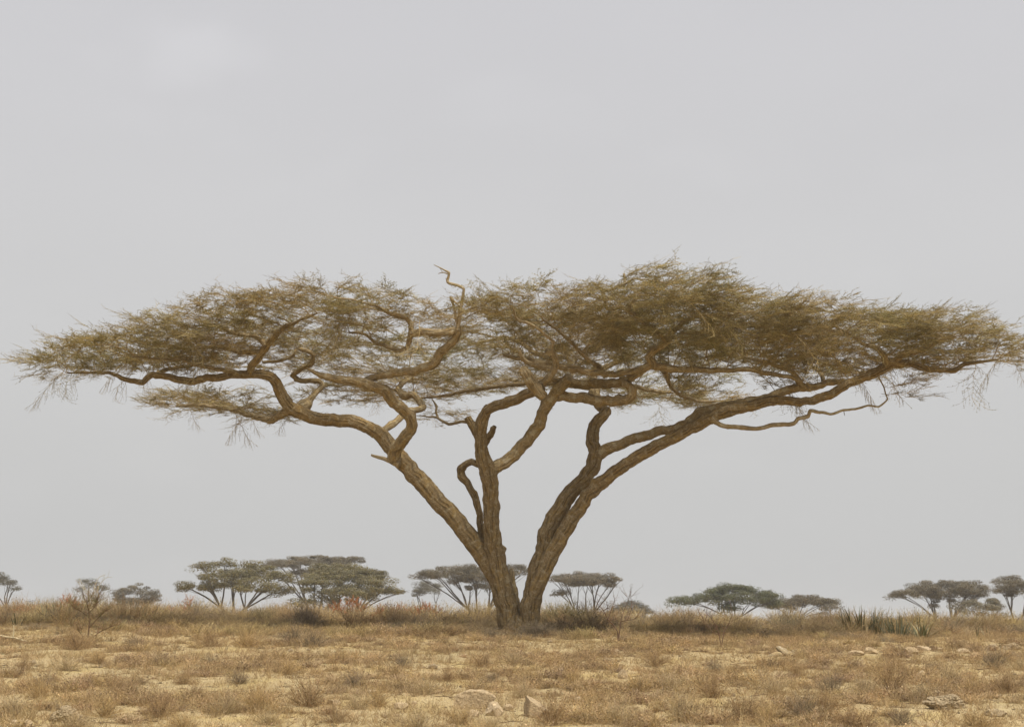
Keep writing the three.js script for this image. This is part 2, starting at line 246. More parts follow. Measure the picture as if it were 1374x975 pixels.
// ---------------------------------------------------------------- the great acacia: stems and limbs traced as [px, py, width px, metres towards the camera]
const TREE = at(697, 850, 0); TREE.y = ground(TREE.x, TREE.z);
const tree = thing('acacia_tree', 'huge flat-topped acacia with forked bare trunks and thin dry crown', 'tree', TREE);
const LIMBS = [
  // name, material, grow-from fraction (crown branches may sprout beyond it; 2 = none), points
  ['trunk', bark, 2, [[687, 868, 38, 0], [684, 846, 33, 0], [679, 815, 33, 0], [672, 780, 32, 0.02], [665, 750, 28, 0.05], [661, 720, 24, 0.1], [659, 690, 22, 0.15], [658, 660, 23, 0.2], [656, 636, 26, 0.25], [650, 618, 22, 0.3], [645, 600, 18, 0.35], [644, 580, 18, 0.4], [647, 562, 17, 0.5], [652, 551, 15, 0.6], [668, 545, 15, 0.8], [690, 536, 15, 1.1], [712, 526, 15, 1.4], [728, 520, 12, 1.6]]],
  ['stem', bark, 0.62, [[676, 800, 20, -0.05], [664, 772, 27, -0.05], [653, 752, 28, -0.06], [640, 735, 28, -0.1], [621, 708, 27, -0.1], [600, 685, 26, -0.12], [577, 660, 26, -0.15], [556, 637, 26, -0.2], [538, 615, 25, -0.25], [522, 597, 23, -0.3], [508, 582, 21, -0.3], [490, 571, 19, -0.35], [468, 565, 19, -0.4], [430, 563, 18, -0.45], [402, 554, 19, -0.5], [386, 544, 19, -0.5], [377, 528, 17, -0.45], [370, 511, 15, -0.4], [356, 503, 14, -0.3], [334, 501, 13, -0.2], [308, 503, 11, -0.1], [280, 507, 11, 0], [256, 511, 11, 0], [222, 506, 10, 0.05], [204, 503, 9, 0.1], [190, 512, 9, 0.1], [168, 509, 7, 0.1], [146, 500, 5, 0.1], [118, 500, 4, 0.1], [90, 500, 2.5, 0]]],
  ['limb', limbBark, 0.3, [[390, 550, 14, -0.5], [376, 556, 12, -0.8], [364, 563, 10, -1.2], [341, 558, 8, -1.8], [320, 552, 7, -2.3], [290, 546, 6, -2.9], [264, 543, 5, -3.4], [236, 545, 3, -3.8]]],
  ['limb', limbBark, 0.4, [[398, 552, 18, -0.6], [408, 544, 19, -0.8], [416, 535, 9, -1.0], [426, 526, 8, -1.2], [431, 516, 7, -1.4], [426, 511, 7, -1.4], [402, 510, 7, -1.3], [394, 503, 7, -1.2], [402, 495, 7, -1.1], [416, 489, 7, -1.0], [421, 476, 6, -0.9], [410, 470, 6, -0.8], [398, 468, 5, -0.7], [392, 477, 5, -0.6], [374, 484, 5, -0.5], [352, 486, 4, -0.4]]],
  ['limb', limbBark, 0.75, [[528, 618, 18, -0.15], [530, 602, 18, 0.0], [541, 590, 17, 0.2], [551, 576, 16, 0.35], [551, 562, 15, 0.5], [539, 549, 16, 0.65], [525, 535, 16, 0.8], [514, 522, 15, 0.95], [490, 514, 14, 1.1], [462, 510, 12, 1.2], [442, 506, 10, 1.3], [424, 500, 6, 1.35], [412, 494, 3, 1.4]]],
  ['limb', limbBark, 0.55, [[484, 514, 9, 0.9], [498, 507, 10, 0.95], [512, 503, 10, 1.0], [537, 500, 11, 1.15], [561, 496, 12, 1.3], [583, 486, 13, 1.45], [591, 472, 12, 1.55], [605, 462, 12, 1.65], [615, 449, 11, 1.75], [614, 438, 9, 1.8]]],
  ['dead_branch', deadWood, 2, [[614, 444, 8, 1.8], [616, 428, 7, 1.82], [619, 408, 6, 1.85], [622, 388, 5, 1.9], [614, 383, 4.4, 1.9], [601, 379, 4.2, 1.92], [600, 376, 4.2, 1.92], [602, 366, 4, 1.95], [594, 361, 2.2, 1.98], [582, 355, 1, 2.0]]],
  ['dead_branch', deadWood, 2, [[602, 368, 2.4, 1.95], [595, 365, 1.8, 1.97], [588, 367, 1, 1.98]]],
  ['dead_branch', deadWood, 2, [[613, 432, 5, 1.8], [609, 414, 4, 1.86], [604, 398, 3.6, 1.92]]],
  ['dead_branch', deadWood, 2, [[604, 399, 3.6, 1.92], [611, 405, 3.2, 1.9], [618, 411, 3.2, 1.86]]],
  ['limb', limbBark, 0.35, [[614, 442, 8, 1.8], [604, 444, 10, 1.8], [595, 446, 10, 1.8], [569, 445, 10, 1.7], [553, 446, 10, 1.6], [551, 434, 8, 1.6], [544, 428, 7, 1.65], [533, 424, 7, 1.7], [515, 416, 5, 1.8], [503, 410, 4, 1.9], [484, 405, 3, 2.0]]],
  ['limb', limbBark, 0.3, [[552, 445, 8, 1.6], [549, 458, 7, 1.5], [547, 467, 6, 1.4], [534, 470, 6, 1.2], [516, 464, 6, 1.0], [504, 459, 5, 0.9], [488, 448, 4, 0.8], [468, 446, 3, 0.7]]],
  ['limb', limbBark, 0.4, [[510, 582, 9, -0.4], [520, 573, 10, -0.5], [533, 565, 10, -0.65], [545, 554, 10, -0.8], [558, 550, 9, -1.0], [567, 546, 9, -1.2], [562, 537, 9, -1.4], [554, 530, 10, -1.6], [543, 531, 11, -1.8], [533, 524, 8, -2.1], [541, 514, 6, -2.4], [552, 506, 5, -2.7]]],
  ['broken_spur', deadWood, 2, [[536, 622, 14, -0.1], [525, 619, 9, -0.1], [514, 615, 6, -0.05], [505, 612, 4.5, 0], [498, 610, 3, 0]]],
  ['limb', limbBark, 0.35, [[334, 501, 11, -0.2], [340, 488, 10, 0.0], [348, 476, 11, 0.2], [360, 460, 11, 0.4], [374, 446, 9, 0.6], [383, 438, 7, 0.8], [402, 430, 4, 1.0], [425, 420, 2.6, 1.3]]],
  ['limb', limbBark, 0.3, [[356, 464, 8, 0.4], [350, 456, 7, 0.4], [340, 451, 6, 0.5], [312, 446, 6, 0.6], [292, 439, 5, 0.7], [268, 436, 3, 0.9]]],
  ['limb', limbBark, 0.3, [[350, 474, 8, 0.2], [340, 472, 7, 0.1], [324, 472, 7, 0], [300, 466, 5.5, -0.1], [282, 466, 4, -0.2], [258, 468, 2.6, -0.3]]],
  ['limb', limbBark, 0.3, [[322, 502, 8, -0.1], [306, 498, 7, 0.1], [290, 494, 6, 0.3], [262, 490, 5, 0.5], [246, 483, 4.5, 0.7], [220, 482, 3, 0.9], [180, 478, 2.4, 1.1]]],
  ['limb', limbBark, 0.3, [[208, 502, 6, 0.1], [218, 497, 6, -0.2], [230, 494, 5, -0.6], [250, 492, 4, -1.0], [270, 488, 3, -1.4]]],
  // middle
  ['limb', limbBark, 0.9, [[655, 640, 20, 0.2], [662, 629, 18, 0.2], [676, 620, 17, 0.15], [691, 609, 17, 0.1], [706, 592, 17, 0.1], [719, 577, 18, 0.1], [727, 559, 16, 0.15], [735, 541, 16, 0.2], [748, 524, 15, 0.3], [758, 512, 15, 0.45], [763, 506, 13, 0.55]]],
  ['limb', limbBark, 0.95, [[744, 532, 14, 0.2], [756, 532, 14, 0.25], [780, 534, 14, 0.4], [812, 538, 14, 0.6], [838, 537, 14, 0.8], [849, 530, 14, 0.9], [848, 520, 12, 0.9], [838, 514, 11, 0.8]]],
  ['limb', limbBark, 0.55, [[738, 508, 8, 0.3], [770, 514, 12, 0.2], [800, 514, 14, 0.2], [828, 515, 13, 0.5], [848, 505, 11, 0.8], [866, 494, 11, 1.0], [875, 486, 11, 1.1], [869, 479, 10, 1.15], [880, 470, 10, 1.2], [894, 460, 10, 1.3], [901, 446, 8, 1.4], [914, 434, 6, 1.6], [934, 424, 4, 1.8]]],
  ['limb', limbBark, 0.3, [[872, 488, 12, 1.05], [890, 493, 12, 1.0], [912, 496, 10, 0.95], [944, 497, 8, 0.9], [980, 497, 7, 0.8], [1012, 496, 7, 0.7], [1036, 502, 6, 0.6], [1060, 506, 6, 0.5], [1076, 512, 7, 0.4]]],
  ['limb', limbBark, 0.5, [[870, 492, 9, 1.0], [842, 500, 9, 0.9], [824, 503, 9, 0.9], [790, 498, 10, 0.9], [754, 493, 10, 0.9], [730, 487, 10, 0.8], [712, 484, 9, 0.7], [694, 480, 6, 0.5], [676, 476, 4, 0.2]]],
  ['limb', limbBark, 0.9, [[730, 532, 14, 1.6], [722, 524, 15, 1.65], [713, 513, 16, 1.7], [706, 502, 15, 1.75], [702, 494, 12, 1.7]]],
  ['dead_branch', deadWood, 2, [[742, 496, 9, 1.2], [724, 492, 8, 1.4], [708, 486, 7, 1.6], [700, 479, 6, 1.7], [697, 470, 4.5, 1.75]]],
  ['limb', limbBark, 0.95, [[726, 516, 11, 1.5], [736, 508, 11, 1.6], [744, 496, 10, 1.65], [746, 482, 10, 1.7], [742, 474, 9, 1.75], [732, 471, 7, 1.8]]],
  ['dead_branch', deadWood, 2, [[741, 477, 6, 1.75], [741, 466, 5, 1.8], [743, 458, 5, 1.85], [736, 452, 5, 1.9], [722, 441, 5, 2.0], [706, 432, 4.6, 2.1], [697, 430, 4, 2.2], [692, 425, 3.5, 2.2], [690, 416, 3, 2.25], [686, 410, 2, 2.3]]],
  ['limb', limbBark, 0.3, [[740, 480, 8, -0.6], [728, 476, 7, -0.8], [714, 470, 6.5, -1.1], [698, 459, 6, -1.4], [676, 452, 5, -1.8], [652, 458, 4, -2.2], [630, 462, 3, -2.6]]],
  ['limb', limbBark, 0.2, [[794, 520, 9, -1.8], [750, 514, 8, -2.4], [704, 515, 6, -3.0], [670, 518, 5.5, -3.4], [630, 524, 5, -3.8], [590, 532, 4, -4.2], [560, 534, 2.5, -4.5]]],
  ['trunk', bark, 2, [[695, 876, 70, 0.05], [695, 856, 56, 0.05], [695, 842, 48, 0.04], [696, 831, 36, 0.03], [697, 822, 18, 0.02]]],
  // thin stem behind
  ['stem', bark, 2, [[652, 745, 12, -0.3], [646, 718, 10, -0.35], [644, 692, 9.5, -0.4], [638, 674, 10, -0.45], [629, 652, 10, -0.5], [618, 638, 12, -0.55], [616, 631, 10, -0.55], [622, 624, 10, -0.5], [632, 620, 9.5, -0.4], [644, 622, 9.5, -0.3], [648, 605, 11, -0.3], [642, 588, 12, -0.35], [634, 573, 12, -0.4], [627, 560, 11, -0.4]]],
  ['broken_spur', bark, 2, [[644, 604, 10, -0.2], [655, 588, 10, -0.1], [661, 577, 9, -0.05], [664, 572, 6, 0]]],
  ['limb', limbBark, 0.3, [[632, 566, 5.5, -0.42], [618, 566, 4.5, -0.55], [602, 569, 4, -0.7], [586, 560, 3.4, -0.85], [575, 559, 2.4, -0.95], [563, 557, 1.4, -1.0]]],
  ['limb', limbBark, 0.2, [[588, 561, 3.4, -0.85], [585, 552, 3, -0.9], [586, 545, 3.4, -0.95], [580, 536, 1.6, -1.1]]],
  ['broken_spur', deadWood, 2, [[697, 835, 13, -0.35], [694, 810, 12, -0.38], [689, 788, 10, -0.4], [687, 772, 9, -0.42], [686, 763, 7, -0.42]]],
  // right stems
  ['trunk', bark, 2, [[706, 868, 34, 0.1], [707, 846, 28, 0.1], [713, 815, 28, 0.1], [717, 790, 29, 0.08], [722, 765, 29, 0.05], [730, 740, 27, 0], [735, 716, 27, -0.05], [744, 694, 25, -0.1], [757, 673, 24, -0.15], [770, 657, 23, -0.2], [785, 642, 22, -0.3], [796, 627, 21, -0.4], [799, 609, 21, -0.5], [795, 590, 19, -0.6], [797, 572, 17, -0.7], [808, 559, 16, -0.8], [815, 550, 14, -0.95]]],
  ['limb', limbBark, 0.75, [[815, 553, 12, -0.9], [806, 547, 14, -1.2], [800, 538, 14, -1.4], [799, 524, 14, -1.6], [796, 512, 12, -1.8], [800, 500, 9, -2.0], [822, 488, 7, -2.2], [846, 478, 5, -2.4]]],
  ['stem', bark, 0.7, [[706, 866, 18, 0.1], [711, 825, 20, 0.15], [721, 787, 22, 0.22], [735, 755, 23, 0.22], [750, 727, 22, 0.2], [764, 702, 22, 0.15], [776, 682, 20, 0.1], [790, 663, 20, 0.1], [808, 647, 20, 0.1], [830, 629, 18, 0.1], [860, 610, 18, 0.1], [890, 594, 17, 0.1], [920, 579, 17, 0.1], [950, 562, 18, 0.1], [975, 552, 18, 0.1], [1002, 546, 16, 0.1], [1030, 538, 15, 0.1], [1052, 537, 13, 0.15], [1080, 540, 12, 0.2], [1102, 534, 13, 0.2], [1120, 527, 13, 0.2], [1139, 514, 13, 0.2], [1165, 506, 13, 0.2], [1183, 496, 15, 0.2], [1198, 487, 15, 0.2], [1219, 488, 11, 0.2], [1251, 496, 9, 0.2], [1282, 497, 8, 0.2], [1292, 490, 6, 0.2], [1311, 486, 5, 0.2], [1340, 482, 3, 0.2]]],
  ['limb', limbBark, 0.62, [[800, 612, 16, -0.5], [813, 604, 16, -0.45], [832, 596, 14, -0.4], [860, 586, 14, -0.35], [882, 580, 13, -0.3], [905, 575, 13, -0.25], [922, 568, 14, -0.2], [936, 557, 14, -0.2], [960, 547, 12, -0.25], [990, 540, 9, -0.3], [1030, 533, 10, -0.4], [1052, 525, 12, -0.5], [1070, 520, 12, -0.6], [1092, 519, 10, -0.7], [1108, 513, 9, -0.9], [1140, 511, 7, -1.2], [1165, 500, 5, -1.6], [1190, 492, 3, -2.0]]],
  ['limb', limbBark, 0.3, [[1080, 520, 9, -0.6], [1070, 508, 8, -0.4], [1062, 498, 6, -0.2], [1044, 492, 5, 0.1], [1020, 484, 4, 0.4], [996, 478, 3, 0.7]]],
  ['limb', limbBark, 0.3, [[1108, 514, 7, -0.9], [1104, 506, 6, -1.0], [1100, 498, 5, -1.2], [1084, 486, 4, -1.6], [1074, 476, 3, -2.0]]],
  ['limb', limbBark, 0.3, [[1194, 490, 12, 0.2], [1186, 477, 9, 0.4], [1178, 467, 7, 0.6], [1160, 462, 5, 0.8], [1140, 448, 4, 1.0], [1120, 438, 3, 1.2]]],
  ['limb', limbBark, 0.3, [[1200, 486, 10, 0.2], [1212, 476, 8, 0.4], [1240, 470, 6, 0.7], [1254, 460, 5, 0.9], [1280, 452, 3.5, 1.2]]],
  ['dead_branch', deadWood, 0.6, [[955, 562, 9, 0.3], [966, 570, 8, 0.35], [990, 573, 7, 0.4], [1016, 575, 7, 0.4], [1040, 570, 7, 0.4], [1066, 568, 7, 0.4], [1072, 562, 6.5, 0.4], [1085, 558, 6, 0.4], [1088, 550, 6, 0.4], [1100, 553, 5, 0.4], [1115, 556, 4.4, 0.4], [1133, 550, 4, 0.4], [1150, 548, 3.6, 0.4], [1164, 544, 3.4, 0.4], [1180, 545, 3, 0.4], [1191, 536, 2.6, 0.4], [1189, 528, 2.2, 0.35], [1186, 518, 2, 0.3], [1178, 504, 2.4, 0.25]]],
  ['limb', limbBark, 0.2, [[892, 498, 9, 0.9], [896, 508, 6, 0.4], [901, 519, 5, -0.4], [914, 531, 5, -1.4], [938, 538, 4, -2.4], [960, 538, 3, -3.2]]],
  ['limb', limbBark, 0.2, [[830, 515, 8, -1.0], [856, 520, 6, -1.8], [876, 524, 5, -2.6], [900, 526, 4, -3.4]]],
  ['limb', limbBark, 0.5, [[848, 420, 7, 2.3], [834, 412, 6, 2.4], [815, 414, 5, 2.4], [811, 400, 5.5, 2.45], [809, 390, 5.5, 2.45], [820, 388, 4.5, 2.5], [838, 381, 4, 2.55], [850, 374, 3, 2.6]]],
  ['broken_spur', deadWood, 2, [[811, 392, 5, 2.45], [802, 384, 4, 2.5], [796, 379, 3, 2.5]]],
  ['broken_spur', deadWood, 2, [[838, 383, 4, 2.55], [838, 375, 4, 2.55], [837, 367, 3.5, 2.55]]],
  ['limb', limbBark, 0.5, [[896, 458, 7, 1.4], [884, 446, 6, 1.7], [868, 434, 6, 2.0], [852, 422, 6, 2.2], [846, 410, 5, 2.4], [860, 396, 4, 2.5]]],
  ['limb', limbBark, 0.4, [[812, 505, 7, 0.6], [804, 492, 6, 0.8], [788, 480, 6, 1.0], [770, 462, 5, 1.3], [752, 446, 4, 1.6], [730, 430, 3, 1.9]]],
];
const limbs = LIMBS.map(([name, m, grow, pts], i) => {
  const points = pts.map(([x, y, w, z]) => { const p = at(x, y, z); return { p, r: 0.5 * w * (name === 'dead_branch' ? 0.8 : name === 'limb' ? 0.92 : 0.87) * (D - z) / F }; });
  const maxR = Math.max(...points.map(q => q.r));
  const big = maxR > 0.1;
  const g = limbTube(points, { seed: i + 1, ring: big ? 0.022 : maxR > 0.05 ? 0.025 : 0.02, radial: big ? 44 : maxR > 0.05 ? 22 : 12, knob: m === deadWood ? 0.12 : big ? 0.042 : 0.09, origin: TREE, knots: Math.round(points.length * (big ? 0.35 : 0.5)) });
  const o = part(tree, name, g, m);
  if (name !== 'broken_spur') {                               // snapped twigs left along the wood
    const R = rngOf(i * 53 + 3), b = new Buf(), c = new THREE.CatmullRomCurve3(points.map(q => q.p), false, 'centripetal'), n = Math.round(c.getLength() * (big ? 1.2 : 2.6));
    for (let k = 0; k < n; k++) { const t = (big ? 0.35 : 0.1) + R() * (big ? 0.6 : 0.85), q = c.getPoint(t).sub(TREE), d = V(R() - 0.5, R() - 0.5, R() - 0.5).normalize(), fi = t * (points.length - 1), r = points[Math.floor(fi)].r, L = r * 0.9 + 0.02 + R() * R() * 0.16, mid = q.clone().addScaledVector(d, L * 0.7), sh = 0.8 + R() * 0.4, cc = [0.25 * sh, 0.19 * sh, 0.115 * sh], th = 0.004 + R() * Math.min(0.012, r * 0.2); b.stick(q, mid, th, th * 0.8, cc); b.stick(mid, mid.clone().add(V(R() - 0.5, R() - 0.4, R() - 0.5).multiplyScalar(L * 0.7)), th * 0.8, th * 0.35, cc); }
    if (b.i.length) part(o, 'snapped_twig', b.build(), twigMat, 'stuff');
  }
  if (m === deadWood) o.userData.label = name === 'dead_branch' ? 'bare grey dead branch' : 'broken stub of a dead branch';
  return { o, points, grow, maxR };
});
console.log('limbs done');

// crown pads: [px, py, metres towards the camera, half width, half height, half depth (m), points per square metre]
const PADS = [
  [96, 486, 0, 0.7, 0.17, 1.0, 28], [136, 482, 0.2, 0.9, 0.22, 1.4, 30], [195, 472, 0.4, 1.2, 0.26, 1.7, 34], [255, 462, 0.6, 1.0, 0.26, 1.8, 32], [255, 440, 1.2, 0.7, 0.16, 1.2, 26],
  [310, 424, 1.2, 0.8, 0.15, 1.2, 24], [385, 416, 1.3, 1.0, 0.17, 1.5, 32], [450, 408, 1.6, 1.0, 0.18, 1.4, 32], [500, 414, 1.8, 0.6, 0.16, 1.0, 22],
  [330, 448, 0.4, 0.9, 0.2, 1.6, 22], [420, 448, -0.6, 1.3, 0.2, 1.6, 20], [300, 480, -0.8, 1.2, 0.16, 1.4, 16], [500, 448, 0.2, 0.8, 0.18, 1.3, 18],
  [255, 538, -3.8, 0.8, 0.12, 1.2, 30], [320, 545, -3.2, 0.9, 0.13, 1.2, 26], [375, 556, -2.6, 0.55, 0.1, 0.8, 18],
  [470, 484, -2.4, 1.3, 0.18, 1.4, 15], [530, 510, -3.4, 1.2, 0.16, 1.4, 16], [480, 528, -3.8, 1.1, 0.12, 1.2, 14], [590, 500, -3.0, 1.0, 0.16, 1.3, 16],
  [540, 396, 1.7, 0.35, 0.25, 0.5, 14], [575, 425, 1.5, 0.6, 0.14, 0.8, 20], [600, 470, -1.5, 1.0, 0.14, 1.2, 12],
  [620, 516, -4.2, 1.0, 0.12, 1.2, 30], [560, 532, -4.6, 0.6, 0.1, 0.8, 20], [700, 505, -3.2, 1.0, 0.12, 1.2, 22], [780, 500, -3.0, 1.0, 0.14, 1.2, 18],
  [660, 424, 1.4, 0.9, 0.2, 1.4, 32], [720, 416, 1.7, 1.0, 0.2, 1.5, 36], [790, 416, 1.9, 0.8, 0.22, 1.5, 36], [700, 452, -0.4, 1.3, 0.2, 1.6, 22], [770, 446, 0.6, 1.2, 0.26, 1.8, 30], [810, 470, -0.8, 1.1, 0.2, 1.6, 26], [730, 476, -1.8, 1.0, 0.15, 1.3, 18],
  [868, 380, 2.5, 0.6, 0.18, 0.9, 34], [918, 385, 2.4, 0.6, 0.16, 0.9, 32], [860, 412, 2.4, 1.0, 0.22, 1.4, 40], [930, 414, 2.2, 1.1, 0.24, 1.5, 40], [900, 440, 1.4, 1.2, 0.24, 1.7, 36], [840, 440, 1.5, 0.9, 0.22, 1.5, 32],
  [990, 424, 1.8, 1.1, 0.26, 1.6, 38], [970, 458, 1.0, 1.2, 0.24, 1.7, 36], [1050, 432, 1.5, 1.1, 0.26, 1.6, 38], [1040, 466, 0.6, 1.2, 0.24, 1.8, 34], [910, 472, -0.4, 1.1, 0.18, 1.5, 24], [1000, 486, -0.6, 1.1, 0.12, 1.3, 18],
  [1110, 440, 1.2, 1.1, 0.28, 1.7, 38], [1110, 474, 0.2, 1.2, 0.24, 1.7, 30], [1175, 444, 1.0, 1.0, 0.3, 1.6, 38], [1150, 490, -0.8, 0.9, 0.16, 1.4, 24], [1235, 450, 0.8, 1.0, 0.32, 1.5, 40], [1240, 478, 0.2, 1.0, 0.2, 1.4, 36], [1295, 466, 0.5, 0.8, 0.28, 1.2, 40], [1335, 478, 0.2, 0.55, 0.16, 0.8, 36],
  [880, 528, -3.6, 1.0, 0.12, 1.2, 30], [945, 536, -3.6, 0.7, 0.1, 1.0, 26], [840, 540, -3.4, 0.4, 0.08, 0.6, 16], [1212, 512, 0.2, 0.28, 0.16, 0.3, 14], [1222, 528, 0.2, 0.2, 0.14, 0.25, 10], [612, 552, -0.9, 0.4, 0.14, 0.4, 9], [590, 566, -0.9, 0.3, 0.1, 0.3, 8],
];
{
  const R = rngOf(77);
  const att = [];
  for (const [px, py, z, rx, ry, rz, dens] of PADS) {
    const c = at(px, py, z), n = Math.round(Math.PI * rx * rz * dens * lerp(0.8, 0.9, smooth(600, 860, px)));
    for (let i = 0; i < n; i++) {
      const a = R() * 2 * Math.PI, q = Math.sqrt(R()), e = Math.sqrt(1 - q * q * 0.85);
      att.push(V(c.x + Math.cos(a) * q * rx, c.y + (R() * 2 - 1) * ry * e + 0.05 * Math.sin(c.x * 3 + q * 7), c.z + Math.sin(a) * q * rz));
    }
  }
  // branch nodes: seeds along the limbs, then growth towards the free points
  const P = [], parent = [], root = [], dirN = [];
  const addNode = (p, par, rt) => { P.push(p); parent.push(par); root.push(rt); return P.length - 1; };
  limbs.forEach((l, li) => {
    if (l.grow > 1) return;
    const c = new THREE.CatmullRomCurve3(l.points.map(q => q.p), false, 'centripetal'), L = c.getLength(), k = Math.max(3, Math.round(L / 0.12));
    for (let i = 0; i <= k; i++) { const t = i / k; if (t >= l.grow) addNode(c.getPoint(t), -1, li); }
  });
  const nSeeds = P.length, near = new Int32Array(att.length).fill(-1), best = new Float32Array(att.length).fill(1e9), alive = new Uint8Array(att.length).fill(1);
  const born = new Map(), STEP = 0.1, KILL2 = 0.15 ** 2; let from = 0;
  for (let it = 0; it < 140; it++) {
    const to = P.length;
    for (let a = 0; a < att.length; a++) { if (!alive[a]) continue; const q = att[a]; for (let k = from; k < to; k++) { const p = P[k], dx = p.x - q.x, dy = p.y - q.y, dz = p.z - q.z, d = dx * dx + dy * dy * 1.4 + dz * dz; if (d < best[a]) { best[a] = d; near[a] = k; } } if (best[a] < KILL2) alive[a] = 0; }
    from = to;
    const pull = new Map();
    for (let a = 0; a < att.length; a++) if (alive[a]) { let v = pull.get(near[a]); if (!v) pull.set(near[a], v = [V(), 0]); const d = V().subVectors(att[a], P[near[a]]).normalize(); v[0].add(d); v[1]++; }
    if (!pull.size) break;
    for (const [k, [v]] of pull) {
      const made = born.get(k) || 0; if (made >= 3 || v.lengthSq() < 1e-6) { for (let a = 0; a < att.length; a++) if (alive[a] && near[a] === k) alive[a] = 0; continue; } born.set(k, made + 1); v.normalize();
      if (parent[k] >= 0) v.addScaledVector(V().subVectors(P[k], P[parent[k]]).normalize(), 0.55);
      v.x += (R() - 0.5) * 0.75; v.y += (R() - 0.5) * 0.6; v.z += (R() - 0.5) * 0.75; v.normalize();
      addNode(P[k].clone().addScaledVector(v, STEP), k, root[k]);
    }
  }
  const N = P.length, kids = Array.from({ length: N }, () => []), area = new Float32Array(N);
  for (let i = nSeeds; i < N; i++) kids[parent[i]].push(i);
  for (let i = N - 1; i >= nSeeds; i--) { if (!kids[i].length) area[i] = 0.0038 ** 2.2; area[parent[i]] += area[i]; }
  const rad = (i) => Math.min(0.045, Math.pow(area[i], 1 / 2.2));
  console.log('crown nodes', N, 'points', att.length, 'left', alive.reduce((a, b) => a + b, 0));
  // branch tubes, one joined part per limb
  const bufs = new Map();
  for (let i = nSeeds; i < N; i++) {
    let b = bufs.get(root[i]); if (!b) bufs.set(root[i], b = new Buf());
    const pr = parent[i], main = kids[pr].reduce((m, k) => area[k] > area[m] ? k : m, kids[pr][0]);
    const r1 = rad(i), r0 = i === main && pr >= nSeeds ? rad(pr) : r1 * 1.15;
    const a = P[pr].clone().sub(TREE), c = P[i].clone().sub(TREE);
    const sh = 0.8 + 0.4 * Math.abs(noise(P[i].x * 2, P[i].y * 2, P[i].z * 2)), col = [0.31 * sh, 0.225 * sh, 0.115 * sh];
    // five-sided
    const d = V().subVectors(c, a).normalize(), u = V(0.3, 1, 0.2).cross(d).normalize(), v = V().crossVectors(d, u), s = b.p.length / 3, K = r1 > 0.012 ? 6 : 4;
    for (let k = 0; k < K; k++) { const t = k / K * 6.2832, cx = Math.cos(t), sx = Math.sin(t), nx = u.x * cx + v.x * sx, ny = u.y * cx + v.y * sx, nz = u.z * cx + v.z * sx; b.vert(a.x + nx * r0, a.y + ny * r0, a.z + nz * r0, nx, ny, nz, col); b.vert(c.x + nx * r1 + d.x * r1 * .3, c.y + ny * r1 + d.y * r1 * .3, c.z + nz * r1 + d.z * r1 * .3, nx, ny, nz, col); }
    for (let k = 0; k < K; k++) { const a0 = s + k * 2, b0 = s + ((k + 1) % K) * 2; b.i.push(a0, b0, a0 + 1, b0, b0 + 1, a0 + 1); }
  }
  for (const [li, b] of bufs) part(limbs[li].o, 'branch', b.build(), twigMat, 'stuff');

  // twig sprays: fine zigzag shoots with small leaf clusters
  const straw = () => { const s = 0.72 + 0.5 * R(), t = R(); if (R() < 0.3) return [0.19 * s, 0.135 * s, 0.075 * s]; return [lerp(0.38, 0.50, t) * s, lerp(0.29, 0.385, t) * s, lerp(0.13, 0.18, t) * s]; };
  const green = () => { const s = 0.7 + 0.55 * R(), t = R(); return [lerp(0.2, 0.3, t) * s, lerp(0.185, 0.25, t) * s, lerp(0.065, 0.09, t) * s]; };
  function spray(len, leaves, droop) {
    const tw = new Buf(), lf = new Buf();
    const shoot = (p, d, L, r, level) => {
      const n = level === 0 ? 7 : level === 1 ? 4 : 2; let q = p.clone(), dir = d.clone(); const c = straw();
      for (let k = 0; k < n; k++) {
        const e = q.clone().addScaledVector(dir, L / n); tw.stick(q, e, r * (1 - k / n * 0.6), r * (1 - (k + 1) / n * 0.6), c);
        if (level < 2) for (let m = 0; m < (level === 0 ? 2 : 1); m++) if (R() < 0.86) { const s = (R() < 0.5 ? -1 : 1), nd = dir.clone().applyAxisAngle(V(0, 1, 0), s * (0.5 + R() * 0.7)); nd.y = nd.y * 0.75 + (R() - 0.5) * 0.5 - droop * 0.3; shoot(e, nd.normalize(), L * (level === 0 ? 0.42 : 0.5) * (0.6 + R() * 0.7), r * 0.72, level + 1); }
        const nl = leaves * (level === 0 ? 0.7 : 1.2);
        for (let m = 0; m < nl; m++) if (R() < 0.8) { const a = R() * 6.283, ld = V(Math.cos(a), (R() - 0.4) * 0.8, Math.sin(a)).normalize(), sd = V(-ld.z, (R() - 0.5) * 0.9, ld.x).normalize(); lf.leaf(q.clone().lerp(e, R()), ld, sd, 0.014 + R() * 0.016, 0.006 + R() * 0.006, green()); }
        q = e; dir.x += (R() - 0.5) * 0.55; dir.y = dir.y * 0.9 + (R() - 0.5) * 0.26 - droop * 0.06; dir.z += (R() - 0.5) * 0.55; dir.normalize();
      }
    };
    shoot(V(0, 0, 0), V(1, 0.02, 0).normalize(), len, 0.0042, 0);
    return [tw.build(), lf.build()];
  }
  const kinds = [spray(0.5, 1.4, 0), spray(0.42, 1.8, 0), spray(0.55, 0.8, 0.1), spray(0.36, 2.2, -0.1), spray(0.7, 0.1, 0.9)];
  const lists = kinds.map(() => []);
  const up = V(0, 1, 0), M = new THREE.Matrix4(), axis = at(690, 480, -0.5);
